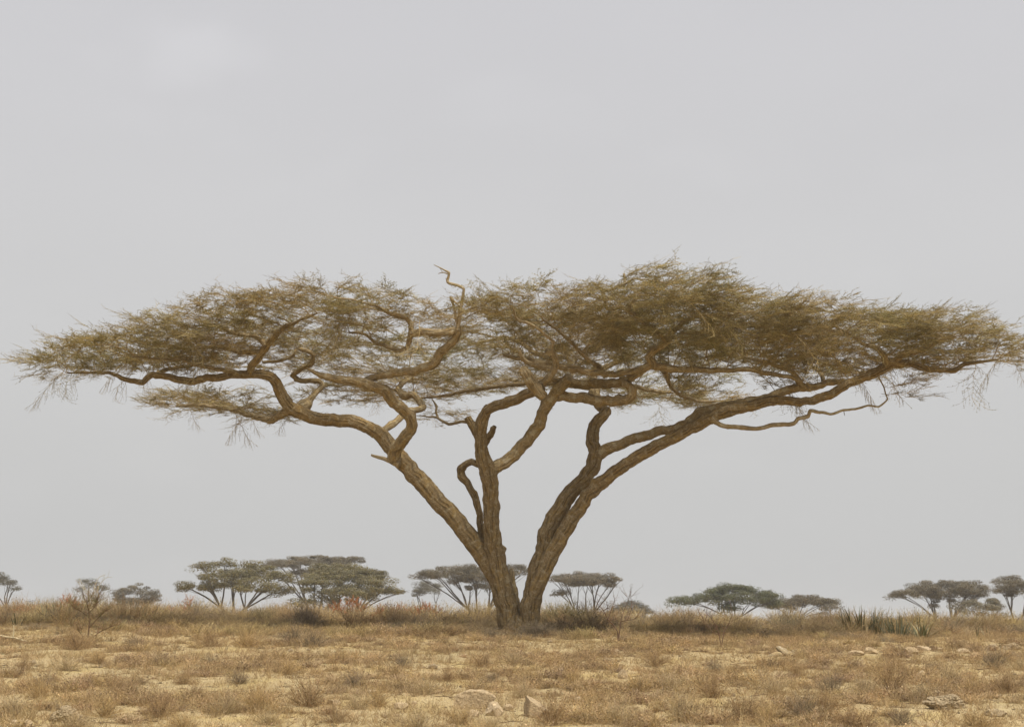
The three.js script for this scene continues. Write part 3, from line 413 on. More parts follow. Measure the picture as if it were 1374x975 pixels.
  for (let i = nSeeds; i < N; i++) {
    const r = rad(i); if (r > 0.0105) continue;
    const tip = !kids[i].length, cnt = tip ? 2 : (R() < 0.55 ? 1 : 0);
    for (let m = 0; m < cnt; m++) {
      const d = V().subVectors(P[i], P[parent[i]]).normalize(), out = V(P[i].x - axis.x, 0, P[i].z - axis.z).normalize();
      const a = R() * 6.283; d.multiplyScalar(0.55).addScaledVector(out, 0.4).add(V(Math.cos(a) * 0.6, (R() - 0.5) * 0.5, Math.sin(a) * 0.6)); d.y = d.y * 0.4 + 0.02; d.normalize(); d.y = clamp(d.y, -0.3, 0.3); d.normalize(); if (Math.abs(d.y) > 0.5) { d.set(Math.cos(a), 0.1, Math.sin(a)).normalize(); }
      const k = R() < 0.018 ? 4 : Math.floor(R() * 4); if (k === 4) { d.y = -0.7 - R() * 0.5; d.normalize(); }
      const zAx = V().crossVectors(d, up).normalize(), yAx = V().crossVectors(zAx, d).normalize();
      const roll = (R() - 0.5) * 0.9; yAx.applyAxisAngle(d, roll); zAx.applyAxisAngle(d, roll);
      const s = 0.62 + R() * 0.55; M.makeBasis(d.clone().multiplyScalar(s), yAx.clone().multiplyScalar(s), zAx.clone().multiplyScalar(s)).setPosition(P[i].x - TREE.x, P[i].y - TREE.y, P[i].z - TREE.z);
      const tone = 0.85 + 0.3 * R(), warm = 0.5 + 0.8 * fbm(P[i].x * 0.5, P[i].y, P[i].z * 0.5, 2);
      lists[k].push([M.clone(), new THREE.Color(tone * lerp(0.92, 1.1, warm), tone, tone * lerp(0.95, 1.0, warm))]);
    }
  }
  const crown = new THREE.Group(); crown.name = 'crown'; tree.add(crown);
  kinds.forEach(([tg, lg], k) => { for (const [name, g, m] of [['twig', tg, twigMat], ['leaf', lg, leafMat]]) {
    if (!g.index || g.index.count < 3) continue;
    const im = new THREE.InstancedMesh(g, m, lists[k].length); im.name = name; im.userData.kind = 'stuff'; im.castShadow = im.receiveShadow = true;
    lists[k].forEach(([mm, c], i) => { im.setMatrixAt(i, mm); im.setColorAt(i, c); }); crown.add(im);
  } });
  console.log('sprays', lists.map(l => l.length).join(' '));
}

// ---------------------------------------------------------------- far acacias: pads in photo pixels at a distance
const farLeaf = [new THREE.MeshPhysicalMaterial({ name: 'far_leaf_olive', vertexColors: true, roughness: 1, side: THREE.DoubleSide, transmission: 0.45, thickness: 0 })];
function farTree(label, dist, foot, pads, o = {}) {
  const { seed = 1, tone = [0.115, 0.105, 0.045], dens = 1, stems = 2, fork = 0.3, group = 'acacias standing on the plain behind the crest' } = o;
  const R = rngOf(seed * 911 + 5), base = standAt(foot, dist), t = thing(o.name || 'distant_acacia', label, 'tree', base, group), s = dist / F;
  const W = (px, py, dz = 0) => at(px, py, dz, dist);
  const top = Math.min(...pads.map(p => p[1])), H = W(foot, top).y - base.y;
  const cs = pads.map(([cx, cy, rx, ry, dz = 0]) => ({ c: W(cx, cy, dz).sub(base), rx: rx * s, ry: ry * s * 1.45, rz: rx * s * (o.deep || 0.8) }));
  const wood = new Buf(), trunkParts = [], limbParts = [];
  // stems fan out from the foot, each carrying some pads
  const tubes = [];
  const r0 = 0.022 * H + 0.03;
  for (let k = 0; k < stems; k++) {
    const lean = stems > 1 ? (k / (stems - 1) - 0.5) : 0;
    const f = V(lean * H * 0.34 + (R() - 0.5) * 0.3, H * fork * (0.85 + R() * 0.3), (R() - 0.5) * H * 0.2);
    trunkParts.push(limbTube([{ p: V(lean * 0.5, -0.35, 0), r: r0 * 1.25 }, { p: V(lean * 0.6 + f.x * 0.12, H * fork * 0.35, f.z * 0.2), r: r0 }, { p: f.clone(), r: r0 * 0.8 }], { seed: seed * 7 + k, ring: 0.25, radial: 7, furrow: 0, knob: 0.12 }));
    tubes.push(f);
  }
  for (const q of cs) {
    const nB = clamp(Math.round(q.rx * 0.8), 1, 4);
    for (let b = 0; b < nB; b++) {
      const a = R() * 6.283, e = V(q.c.x + (nB > 1 ? (b / (nB - 1) - 0.5) * 1.5 : 0) * q.rx + (R() - 0.5) * 0.4, q.c.y - q.ry * 0.1, q.c.z + Math.sin(a) * q.rz * 0.5);
      const f = tubes.reduce((m, k) => Math.abs(k.x - e.x) < Math.abs(m.x - e.x) ? k : m, tubes[0]);
      const m1 = f.clone().lerp(e, 0.4).add(V((R() - 0.5) * 0.4, 0.02 * H + (R() - 0.5) * 0.3, (R() - 0.5) * 0.5)), m2 = f.clone().lerp(e, 0.75).add(V((R() - 0.5) * 0.5, 0.03 * H, (R() - 0.5) * 0.5));
      const rr = r0 * (0.3 + R() * 0.2);
      limbParts.push(limbTube([{ p: f.clone().addScaledVector(V(0, 1, 0), -0.15), r: rr * 1.2 }, { p: m1, r: rr }, { p: m2, r: rr * 0.7 }, { p: e, r: rr * 0.35 }], { seed: seed * 3 + b, ring: 0.3, radial: 5, furrow: 0, knob: 0.12 }));
      for (let w = 0; w < 4; w++) { const st = m1.clone().lerp(m2, R()), en = V(e.x + (R() - 0.5) * q.rx * 0.9, q.c.y + (R() - 0.4) * q.ry, e.z + (R() - 0.5) * q.rz); wood.stick(st, en, rr * 0.38, 0.012, [0.08, 0.062, 0.045]); }
    }
  }
  trunkParts.forEach(g => part(t, 'trunk', g, farBark));
  limbParts.forEach(g => part(t, 'limb', g, farBark));
  wood.i.length && part(t, 'branch', wood.build(), twigMat, 'stuff');
  const lf = new Buf();
  for (const q of cs) {
    // lumps make the pad uneven, with gaps between them
    const lumps = []; const nl = Math.round(clamp(q.rx * q.rz * 3.5, 10, 90));
    for (let i = 0; i < nl; i++) { const a = R() * 6.283, u = Math.sqrt(R()); lumps.push([Math.cos(a) * u * q.rx * 0.92, (1 - u * u) * q.ry * 0.8 - q.ry * 0.3 + (R() - 0.5) * q.ry * 1.1, Math.sin(a) * u * q.rz * 0.92, 0.4 + R() * 0.55, 0.75 + R() * 0.5]); }
    const n = Math.round(q.rx * q.rz * 900 * dens * (0.6 + 0.4 / Math.max(0.6, q.rx * 0.5)));
    for (let i = 0; i < n; i++) {                              // leaf sprays lie over the outside of each puff
      const L = lumps[Math.floor(R() * nl)], ny = R() * 1.7 - 0.85, a = R() * 6.283, h = Math.sqrt(1 - ny * ny), out = V(Math.cos(a) * h, ny, Math.sin(a) * h), f = 0.72 + R() * 0.4;
      const p = V(q.c.x + L[0] + out.x * L[3] * 1.15 * f, q.c.y + L[1] + out.y * L[3] * 0.52 * f, q.c.z + L[2] + out.z * L[3] * 1.15 * f);
      const nm = V(out.x + (R() - 0.5) * 1.1, out.y * 1.6 + 0.25 + (R() - 0.5) * 1.1, out.z + (R() - 0.5) * 1.1).normalize(), d = V(R() - 0.5, (R() - 0.5) * 0.6, R() - 0.5); d.addScaledVector(nm, -d.dot(nm)).normalize(); const sd = V().crossVectors(nm, d), k = L[4] * (0.75 + R() * 0.5);
      lf.leaf(p, d, sd, 0.1 + R() * 0.13, 0.05 + R() * 0.06, [tone[0] * k * (0.9 + R() * 0.25), tone[1] * k, tone[2] * k]);
    }
  }
  part(t, 'crown', lf.build(), farLeaf[0], 'stuff');
  return t;
}
const OLIVE = [0.155, 0.128, 0.034], DULL = [0.135, 0.109, 0.053], GREEN = [0.095, 0.1, 0.033], GREY = [0.12, 0.11, 0.07];
farTree('dark acacia with a bare forked stem beyond a dark leafy clump', 230, 4, [[-4, 776, 20, 6], [8, 781, 14, 4], [20, 791, 7, 3]], { seed: 1, tone: GREY, stems: 1, fork: 0.42 });
farTree('small acacia with two little leaf pads behind a thorny bush', 230, 118, [[117, 783, 12, 5], [137, 788, 9, 3], [108, 790, 6, 3]], { seed: 2, tone: GREY, stems: 1, fork: 0.35 });
farTree('low rounded dome-shaped acacia beside the small two-pad acacia', 250, 182, [[184, 796, 30, 9], [160, 802, 15, 8], [206, 804, 14, 7], [182, 808, 30, 4]], { seed: 3, tone: DULL, stems: 3, fork: 0.2 });
farTree('olive green acacia with drooping lower pad and several leaning trunks', 170, 312, [[305, 772, 44, 8], [272, 759, 13, 3.5], [302, 756, 14, 5], [340, 768, 34, 9, -3], [262, 787, 26, 4.5], [345, 785, 32, 8, 2], [378, 778, 22, 9], [300, 785, 26, 7], [380, 793, 16, 6]], { seed: 4, tone: OLIVE, stems: 3, fork: 0.34, dens: 1.1 });
farTree('broad brownish flat-topped acacia towering behind the olive green ones', 260, 425, [[420, 755, 62, 6], [375, 757, 26, 4], [476, 751, 14, 3], [440, 768, 58, 6], [490, 768, 22, 4]], { seed: 5, tone: DULL, stems: 4, fork: 0.35, dens: 1.1 });
farTree('wide layered olive acacia whose lowest pad nears the orange flowers', 175, 468, [[455, 773, 45, 7], [490, 772, 30, 6], [430, 785, 34, 8, 2], [500, 785, 34, 7, 2], [525, 792, 24, 5], [470, 799, 44, 8, 3], [420, 802, 26, 10, 3], [450, 765, 40, 6, -3]], { seed: 6, tone: OLIVE, stems: 3, fork: 0.25, dens: 1.15 });
farTree('small faint acacia below the spreading pad of a larger umbrella acacia', 300, 575, [[574, 788, 22, 6], [572, 794, 18, 4]], { seed: 7, tone: GREY, stems: 2, fork: 0.3 });
farTree('umbrella acacia half hidden behind the great forked trunk', 215, 640, [[605, 768, 42, 5.5], [572, 771, 20, 3.5], [650, 766, 52, 6], [640, 776, 38, 5], [690, 764, 22, 4.5], [645, 787, 20, 4]], { seed: 8, tone: DULL, stems: 3, fork: 0.3 });
farTree('neat thin-stemmed umbrella acacia standing alone behind the rounded olive bush', 205, 786, [[780, 775, 36, 4.5], [812, 778, 26, 5], [768, 777, 30, 3], [790, 782, 36, 3.5], [752, 796, 11, 2.4]], { seed: 9, tone: [0.14, 0.114, 0.062], stems: 3, fork: 0.32, dens: 1.1 });
farTree('pale low domed acacia behind the leafless bush', 300, 846, [[846, 814, 24, 5], [828, 819, 12, 5], [866, 819, 12, 5], [846, 820, 30, 3]], { seed: 10, tone: GREY, stems: 3, fork: 0.2 });
farTree('dense dark green acacia with a peaked middle and many trunks', 185, 985, [[985, 795, 40, 8], [945, 804, 34, 5.5], [915, 807, 17, 4], [1010, 803, 40, 8], [985, 789, 22, 4], [1030, 806, 22, 7], [975, 815, 14, 4]], { seed: 11, tone: GREEN, stems: 5, fork: 0.28, dens: 1.2 });
farTree('greyer lower acacia whose crown joins the dense dark green one', 200, 1066, [[1055, 806, 30, 6], [1085, 807, 34, 6], [1110, 808, 20, 4.5], [1050, 813, 18, 5], [1115, 820, 14, 10]], { seed: 12, tone: DULL, stems: 4, fork: 0.3 });
farTree('broad brownish acacia with a long side pad behind the sword-leaved plants', 215, 1268, [[1265, 787, 46, 6], [1225, 795, 26, 4.5], [1205, 800, 12, 3], [1275, 796, 36, 8], [1300, 790, 34, 7], [1270, 806, 20, 8], [1318, 800, 18, 6]], { seed: 13, tone: DULL, stems: 3, fork: 0.2, dens: 1.1 });
farTree('low bushy acacia tucked under two broader crowns', 190, 1326, [[1320, 813, 28, 6], [1300, 817, 20, 7], [1335, 818, 14, 8]], { seed: 14, tone: [0.145, 0.12, 0.055], stems: 3, fork: 0.25 });
farTree('acacia with open dark limbs beyond the low bushy acacia', 205, 1366, [[1360, 783, 30, 6], [1385, 784, 30, 6], [1348, 792, 16, 5], [1372, 795, 20, 4]], { seed: 15, tone: DULL, stems: 2, fork: 0.3 });
console.log('far trees done');

// ---------------------------------------------------------------- dry plants
const RS = rngOf(4242);
function tuft(seed, o) {                                    // a mound of fine dry stems
  const R = rngOf(seed), b = new Buf(), w = new Buf(), { n = 90, h = 0.25, spread = 0.8, curl = 0.3, rad = 0.0026, hue = [0.36, 0.26, 0.13], side = 2, base = 0.06 } = o;
  for (let i = 0; i < n; i++) {
    const a = R() * 6.283, tilt = Math.pow(R(), 0.7) * spread * 1.2, s = 0.65 + R() * 0.6, c = [hue[0] * s * 1.34, hue[1] * s * 1.38 * (0.95 + R() * 0.08), hue[2] * s * 1.5 * (0.85 + R() * 0.25)];
    const dark = R() < 0.12 ? 0.5 : 1; c[0] *= dark; c[1] *= dark; c[2] *= dark; const d = V(Math.cos(a) * Math.sin(tilt), Math.cos(tilt), Math.sin(a) * Math.sin(tilt)), L = h * (0.55 + R() * 0.6); let q = V((R() - 0.5) * base * 2, -0.02, (R() - 0.5) * base * 2);
    for (let k = 0; k < 3; k++) {
      const e = q.clone().addScaledVector(d, L / 3), r = rad * (1 - k * 0.25);
      b.stick(q, e, r, r * 0.75, c);
      if (k > 0) for (let m = 0; m < side; m++) { const f = V(d.x + (R() - 0.5) * 1.6, d.y + (R() - 0.45) * 1.2, d.z + (R() - 0.5) * 1.6).normalize(); const st = q.clone().lerp(e, R()); b.stick(st, st.clone().addScaledVector(f, L * (0.14 + R() * 0.2)), r * 0.6, r * 0.35, c); }
      if (k > 0) for (let m = 0; m < (o.heads ?? 2); m++) { const hs = h > 0.4 ? 1.25 : 1, f = V(R() - 0.5, R() - 0.3, R() - 0.5).normalize(), sd = V(-f.z, R() - 0.5, f.x).normalize(), tone = R() < 0.2 ? 0.35 : R() < 0.25 ? 0.85 : 0.6; b.leaf(e.clone().lerp(q, R() * 0.6).addScaledVector(f, 0.004), f, sd, (0.012 + R() * 0.016) * hs, (0.006 + R() * 0.01) * hs, [c[0] * tone, c[1] * tone, c[2] * tone]); }
      q = e; d.x += (R() - 0.5) * curl * 2; d.y -= R() * curl * 0.4; d.z += (R() - 0.5) * curl * 2; d.normalize();
    }
  }
  for (let i = 0; i < 7; i++) { const a = R() * 6.283, t = 0.2 + R() * spread; w.stick(V(0, -0.04, 0), V(Math.cos(a) * Math.sin(t), Math.cos(t), Math.sin(a) * Math.sin(t)).multiplyScalar(h * 0.55), rad * 2.6, rad * 1.2, [hue[0] * 0.55, hue[1] * 0.52, hue[2] * 0.5]); }
  return [b.build(), w.build()];
}
const TUFTS = [
  tuft(1, { n: 80, h: 0.22, spread: 1.15, hue: [0.40, 0.275, 0.125] }), tuft(2, { n: 90, h: 0.2, spread: 1.2, hue: [0.35, 0.235, 0.115], side: 3 }),
  tuft(3, { n: 70, h: 0.26, spread: 0.95, hue: [0.44, 0.315, 0.15] }), tuft(4, { n: 90, h: 0.18, spread: 1.3, hue: [0.32, 0.225, 0.12], side: 3 }),
];
const BRUSH = [
  tuft(11, { n: 110, h: 0.55, spread: 0.7, rad: 0.003, hue: [0.33, 0.235, 0.115], base: 0.15, side: 3 }), tuft(12, { n: 110, h: 0.5, spread: 0.85, rad: 0.003, hue: [0.28, 0.205, 0.105], base: 0.15, side: 3 }),
  tuft(13, { n: 120, h: 0.6, spread: 0.55, rad: 0.0032, hue: [0.40, 0.30, 0.135], base: 0.18, side: 1, curl: 0.2 }), tuft(14, { n: 110, h: 0.45, spread: 1.0, rad: 0.003, hue: [0.23, 0.185, 0.115], base: 0.12, side: 4 }),
];
function scatter(name, label, geos, list) {                 // list: [position, scale, turn, colour] -> one mass of ground cover
  const by = geos.map(() => []); list.forEach((q, i) => by[i % geos.length].push(q));
  const top = new THREE.Group(); top.name = numbered(name); top.userData = { kind: 'stuff', label, category: 'grass' }; scene.add(top);
  const M = new THREE.Matrix4(), Q = new THREE.Quaternion(), up = V(0, 1, 0);
  geos.forEach(([g], k) => { if (!by[k].length) return; const im = new THREE.InstancedMesh(g, strawMat, by[k].length); im.name = 'dry_stem'; im.userData.kind = 'stuff'; im.castShadow = im.receiveShadow = true; by[k].forEach(([p, s, t, c], i) => { M.compose(p, Q.setFromAxisAngle(up, t), s); im.setMatrixAt(i, M); im.setColorAt(i, c); }); top.add(im); });
}
const CLEAR = [];                                            // round rocks and named plants the loose cover keeps away
for (const [px, py, r] of [[637, 955, 0.3], [663, 965, 0.2], [634, 968, 0.2], [682, 957, 0.14], [721, 970, 0.26], [538, 955, 0.2], [498, 934, 0.14], [448, 951, 0.16], [84, 974, 0.3], [777, 945, 0.14], [836, 914, 0.16], [1237, 911, 0.14], [1176, 963, 0.12], [1270, 958, 0.4], [1338, 966, 0.22], [1150, 883, 0.24], [1170, 880, 0.24], [1224, 880, 0.24], [1241, 877, 0.24], [1293, 880, 0.24], [1334, 876, 0.2], [1360, 875, 0.3], [1048, 884, 0.35], [30, 866, 0.3], [828, 879, 0.12]]) { const p = groundAt(px, py); CLEAR.push([p.x, p.z, r], [p.x, p.z + r * 1.2, r]); }
for (const [px, d, r] of [[1158, 32.5, 0.55], [1207, 30.4, 0.35], [1237, 29.4, 0.4], [1190, 31.6, 0.3], [1180, 30.6, 0.25], [1312, 30, 0.3], [24, 30, 0.4], [572, 29.6, 0.35], [768, 28.8, 0.35], [738, 29.2, 0.3], [462, 30.5, 0.3], [440, 30.5, 0.3]]) { const p = standAt(px, d); CLEAR.push([p.x, p.z, r], [p.x, p.z + r, r]); }
const isClear = (x, z) => { for (const [a, b, r] of CLEAR) if ((a - x) ** 2 + (b - z) ** 2 < r * r) return true; return false; };
const cover = (x, z) => { const c = fbm(x * 0.55 + 2, z * 0.55, 9, 3); return c; };
const shade = () => { const k = 0.8 + RS() * 0.4; return new THREE.Color(k, k * (0.96 + RS() * 0.06), k * (0.92 + RS() * 0.14)); };
{ // small tufts over the sandy slope
  const L = [];
  for (let i = 0; i < 9000 && L.length < 2700; i++) {
    const d = 12.5 + Math.pow(RS(), 0.8) * 19, x = (RS() * 2 - 1) * (d * 0.34 + 2.2), z = -d, c = cover(x, z);
    if (c < -0.015 + 0.14 * (RS() - 0.5) || isClear(x, z)) continue;
    const s = (0.45 + RS() * 0.6) * (0.75 + 0.8 * clamp(c + 0.2)); L.push([V(x, ground(x, z) - 0.01, z), V(s * 1.1, s * (0.45 + RS() * 0.35), s * 1.1), RS() * 6.28, shade()]);
  }
  scatter('dry_grass', 'low straw-coloured dry herbs covering the sandy slope', TUFTS, L);
}
{ // the taller brush along the crest and under the tree
  const L = [];
  for (let i = 0; i < 9000 && L.length < 2200; i++) {
    const d = 27.5 + RS() * 21, x = (RS() * 2 - 1) * (d * 0.34 + 2.5), z = -d, c = cover(x * 0.7, z * 0.7 + 40);
    const edge = 28.4 + 1.6 * noise(x * 0.4, 3.3) + 1.2 * noise(x * 1.3, 8.8) + 2.2 * (RS() - 0.5) + 1.6 * smooth(4, 9, x); if (d < edge || isClear(x, z)) continue;
    if (c < -0.02 && RS() < 0.75) continue;
    const low = lerp(1, 0.55, smooth(5, 9, x)), s = (0.4 + RS() * 0.5) * (0.7 + 1.5 * clamp(c + 0.1)) * low * lerp(1, 0.6, smooth(34, 44, d)) * lerp(1.15, 0.9, smooth(-6, 2, x)); L.push([V(x, ground(x, z) - 0.02, z), V(s * 1.05, s * (0.34 + RS() * 0.28), s * 1.05), RS() * 6.28, shade()]);
  }
  scatter('dry_brush', 'tangled knee-high dry brush along the crest around the trunk', BRUSH, L);
}
{ // thin cover far beyond
  const L = [];
  for (let i = 0; i < 2200; i++) { const d = 48 + Math.pow(RS(), 1.6) * 110, x = (RS() * 2 - 1) * (d * 0.36 + 3), z = -d, s = 0.7 + RS() * 0.8; L.push([V(x, ground(x, z, false) - 0.03, z), V(s * 1.4, s, s * 1.4), RS() * 6.28, shade()]); }
  scatter('far_brush', 'thin dry brush on the plain beyond the crest', BRUSH, L);
}
{ // stubble and pebbles
  const b = new Buf(), R = rngOf(9);
  for (let i = 0; i < 9; i++) { const a = R() * 6.283, t = 0.3 + R() * 1.0, s = 0.7 + R() * 0.5; b.stick(V((R() - 0.5) * 0.05, -0.01, (R() - 0.5) * 0.05), V(Math.cos(a) * Math.sin(t), Math.cos(t), Math.sin(a) * Math.sin(t)).multiplyScalar(0.05 + R() * 0.06), 0.0018, 0.0008, [0.42 * s, 0.30 * s, 0.15 * s]); }
  const L = []; for (let i = 0; i < 26000; i++) { const d = 12 + Math.pow(RS(), 0.8) * 20, x = (RS() * 2 - 1) * (d * 0.34 + 2), z = -d; if (cover(x * 2.2, z * 2.2 + 7) < -0.12) continue; const s = 0.6 + RS() * 0.9; L.push([V(x, ground(x, z), z), V(s, s, s), RS() * 6.28, shade()]); }
  scatter('grass_stubble', 'short dry stubble between the tufts', [[b.build()]], L);
}
{ // fallen twigs and crumbs of litter
  const b = new Buf(), R = rngOf(19); let q = V(-0.5, 0.02, 0); for (let k = 0; k < 4; k++) { const e = V(-0.5 + (k + 1) * 0.25, 0.02 + R() * 0.04, (R() - 0.5) * 0.16); b.stick(q, e, 0.022, 0.018, [1, 1, 1]); if (k < 3) b.stick(e, e.clone().add(V(0.15, 0.06 * R(), (R() - 0.5) * 0.3)), 0.014, 0.006, [1, 1, 1]); q = e; }
  const L = []; for (let i = 0; i < 3000; i++) { const d = 12 + Math.pow(RS(), 0.8) * 22, x = (RS() * 2 - 1) * (d * 0.34 + 2), z = -d, s = 0.06 + RS() * RS() * 0.3, t = RS(); L.push([V(x, ground(x, z) + 0.004, z), V(s, s, s), RS() * 6.28, t < 0.55 ? new THREE.Color(0.16, 0.11, 0.065) : t < 0.8 ? new THREE.Color(0.3, 0.22, 0.13) : new THREE.Color(0.5, 0.42, 0.28)]); }
  scatter('fallen_twigs', 'fallen dry twigs littering the sandy ground', [[b.build()]], L);
}
const stoneMap = makeTexture(512, 512, (u, v) => { const a = tn(u, v, 1.5, 1.5, 7, 5), b = tn(u, v, 9, 9, 19, 4), d = smooth(0.1, 0.4, tn(u, v, 4, 4, 77, 4)); const k = 1 + 0.5 * a + 0.5 * b; let c = [0.40 * k, 0.325 * k, 0.225 * k]; c = c.map((q, i) => lerp(q, [0.24, 0.165, 0.09][i], d * 0.55)); return lin(...c); });
const stoneBump = makeTexture(512, 512, (u, v) => { const h = clamp(0.5 + 0.5 * tn(u, v, 3, 3, 7, 5) + 0.3 * tn(u, v, 16, 16, 19, 3)); return [h, h, h]; }, false);
const stoneMat = (r, g, b) => new THREE.MeshStandardMaterial({ name: 'stone', map: stoneMap, bumpMap: stoneBump, bumpScale: 0.02, roughness: 0.95, color: new THREE.Color(r, g, b) });
const PALE = stoneMat(1.2, 1.14, 1.04), TAN = stoneMat(1.06, 0.98, 0.84), DARK = stoneMat(0.55, 0.56, 0.58), CRUST = stoneMat(0.86, 0.82, 0.72);
function rockGeo(seed, w, h, d, o = {}) {                   // a blocky stone: a ball cut by planes, then roughened
  const { cuts = 9, rough = 0.08, detail = 4, planes = [] } = o, R = rngOf(seed * 31 + 7), g = mergeVertices(new THREE.IcosahedronGeometry(1, detail * 4 > 20 ? 20 : detail * 4).deleteAttribute('normal').deleteAttribute('uv')), p = g.attributes.position, v = V();
  const pl = [...planes]; for (let i = 0; i < cuts; i++) pl.push([V(R() * 2 - 1, (R() * 2 - 1) * 0.8, R() * 2 - 1).normalize(), 0.55 + R() * 0.3]);
  for (let i = 0; i < p.count; i++) {
    v.fromBufferAttribute(p, i);
    for (let k = 0; k < 3; k++) for (const [n, dd] of pl) { const e = v.dot(n) - dd; if (e > 0) v.addScaledVector(n, -e); }
    const q = 1 + rough * 1.3 * fbm(v.x * 2 + seed, v.y * 2, v.z * 2, 4) + rough * 0.5 * fbm(v.x * 8, v.y * 8 + seed, v.z * 8, 2); v.multiplyScalar(q); p.setXYZ(i, v.x, v.y, v.z);
  }
  g.computeBoundingBox(); const bb = g.boundingBox, sz = bb.getSize(V());
  g.translate(-(bb.min.x + bb.max.x) / 2, -bb.min.y, -(bb.min.z + bb.max.z) / 2); g.scale(w / sz.x, h / sz.y, d / sz.z);
  const c = toCreasedNormals(g, 0.6), cp = c.attributes.position, uv = []; for (let i = 0; i < cp.count; i++) uv.push((cp.getX(i) + cp.getZ(i) * 0.6) / 0.5, (cp.getY(i) + cp.getZ(i) * 0.5) / 0.5); c.setAttribute('uv', new THREE.Float32BufferAttribute(uv, 2)); return c;
}
function rock(px, py, wpx, hpx, m, label, o = {}) {
  const p = groundAt(px, py), s = mPerPx(p), sink = o.sink ?? (py < 890 ? 0.5 : 0.3), w = wpx * s, h = hpx * s * ((py < 890 ? 0.85 : 1.1) + sink), t = new THREE.Mesh(rockGeo(o.seed || px, w, h, w * (o.deep || 0.7), { rough: o.rough ?? 0.08, cuts: o.cuts ?? 9, detail: o.detail || 3, planes: o.planes || [] }), m);
  t.name = numbered(o.name || 'rock'); t.castShadow = t.receiveShadow = true; p.y -= h * sink / (1 + sink) + 0.01; p.z -= w * 0.2; t.position.copy(p); t.rotation.y = o.turn || 0;
  t.userData = { label, category: o.cat || 'rock' }; if (o.group) t.userData.group = o.group; scene.add(t); return t;
}
rock(637, 951, 56, 25, TAN, 'largest boulder, wide and tan with an overhanging front', { planes: [[V(0, 0, 1), 0.5], [V(-0.3, 0.1, 0.95).normalize(), 0.6]], deep: 0.6, rough: 0.12 });
rock(663, 961, 24, 19, PALE, 'knobbly whitish rock against the front of the largest boulder', { rough: 0.2 });
rock(634, 962, 18, 10, PALE, 'small pale rock lying in front of the largest boulder');
rock(682, 953, 14, 9, TAN, 'small tan rock between the largest boulder and the wedge-shaped rock');
rock(721, 963, 36, 27, TAN, 'wedge-shaped angular rock with one sharp raised corner', { planes: [[V(0.5, 0.85, 0.15).normalize(), 0.25], [V(-0.95, 0.1, 0.3).normalize(), 0.5], [V(-0.15, 0.1, 0.98).normalize(), 0.45]], cuts: 4, rough: 0.06, deep: 0.8 });
rock(538, 952, 20, 10, TAN, 'low tan rock lying alone a step away from the largest boulder', { planes: [[V(0, 1, 0.2).normalize(), 0.5]] });
rock(556, 945, 9, 5, PALE, 'tiny grey-white stone just behind the low tan rock');
rock(498, 931, 15, 6, PALE, 'flat pale slab among tufts behind the low tan rock', { planes: [[V(0, 1, 0), 0.4]] });
rock(448, 947, 18, 7, PALE, 'flat whitish stone beside a big dry bush', { planes: [[V(0, 1, 0), 0.4]] });
rock(84, 969, 46, 22, CRUST, 'crumbly earth-crusted boulder full of hollows beside two pale stones', { rough: 0.4, detail: 5, name: 'crusted_boulder' });
rock(16, 978, 18, 13, PALE, 'whitish stone beside the crumbly boulder, larger of a pair', { rough: 0.2 });
rock(36, 976, 13, 11, TAN, 'tan stone beside the crumbly boulder, smaller of a pair', { rough: 0.2 });
rock(777, 942, 13, 8, PALE, 'small whitish stone past the wedge-shaped rock');
rock(836, 911, 14, 13, TAN, 'rounded single stone on the open slope below the leafless bush', { cuts: 4 });
rock(1237, 908, 13, 9, TAN, 'squarish tan stone below the sword-leaved plants');
rock(1176, 960, 9, 9, DARK, 'dark grey upright stone on bare yellow sand');
rock(1270, 952, 58, 20, CRUST, 'long low crumbly earth hump on the stony slope', { rough: 0.35, detail: 5, name: 'earth_hump' });
rock(1338, 962, 30, 11, CRUST, 'smaller crumbly earth hump next to the long one', { rough: 0.35, detail: 4, name: 'earth_hump' });
rock(1150, 880, 24, 9, TAN, 'flat stone on the slope close beside a rounded one', { rough: 0.14 });
rock(1170, 877, 20, 11, TAN, 'rounded stone on the slope close beside a flat one', { rough: 0.14 });
rock(1224, 877, 20, 11, TAN, 'brown boulder below the small sword-leaved clump', { rough: 0.14 });
rock(1241, 873, 20, 8, PALE, 'pale ledge stone right below the small sword-leaved clump', { rough: 0.16 });
rock(1262, 872, 10, 5, PALE, 'small pale stone beside the pale ledge stone');
rock(1293, 876, 20, 8, PALE, 'pale slab overhanging a dark hollow on the crest', { rough: 0.16 });
rock(1334, 872, 16, 9, PALE, 'narrow pale boulder beside a wide pale boulder on the crest', { rough: 0.2 });
rock(1360, 871, 28, 11, PALE, 'wide pale boulder beside a narrow pale boulder on the crest', { rough: 0.2 });
rock(1300, 864, 10, 5, TAN, 'small stone behind the pale overhanging slab');
rock(828, 876, 8, 6, PALE, 'small whitish stone at the foot of the leafless bush');
rock(786, 882, 7, 5, PALE, 'tiny whitish stone between the trunk and the leafless reddish bush', {});
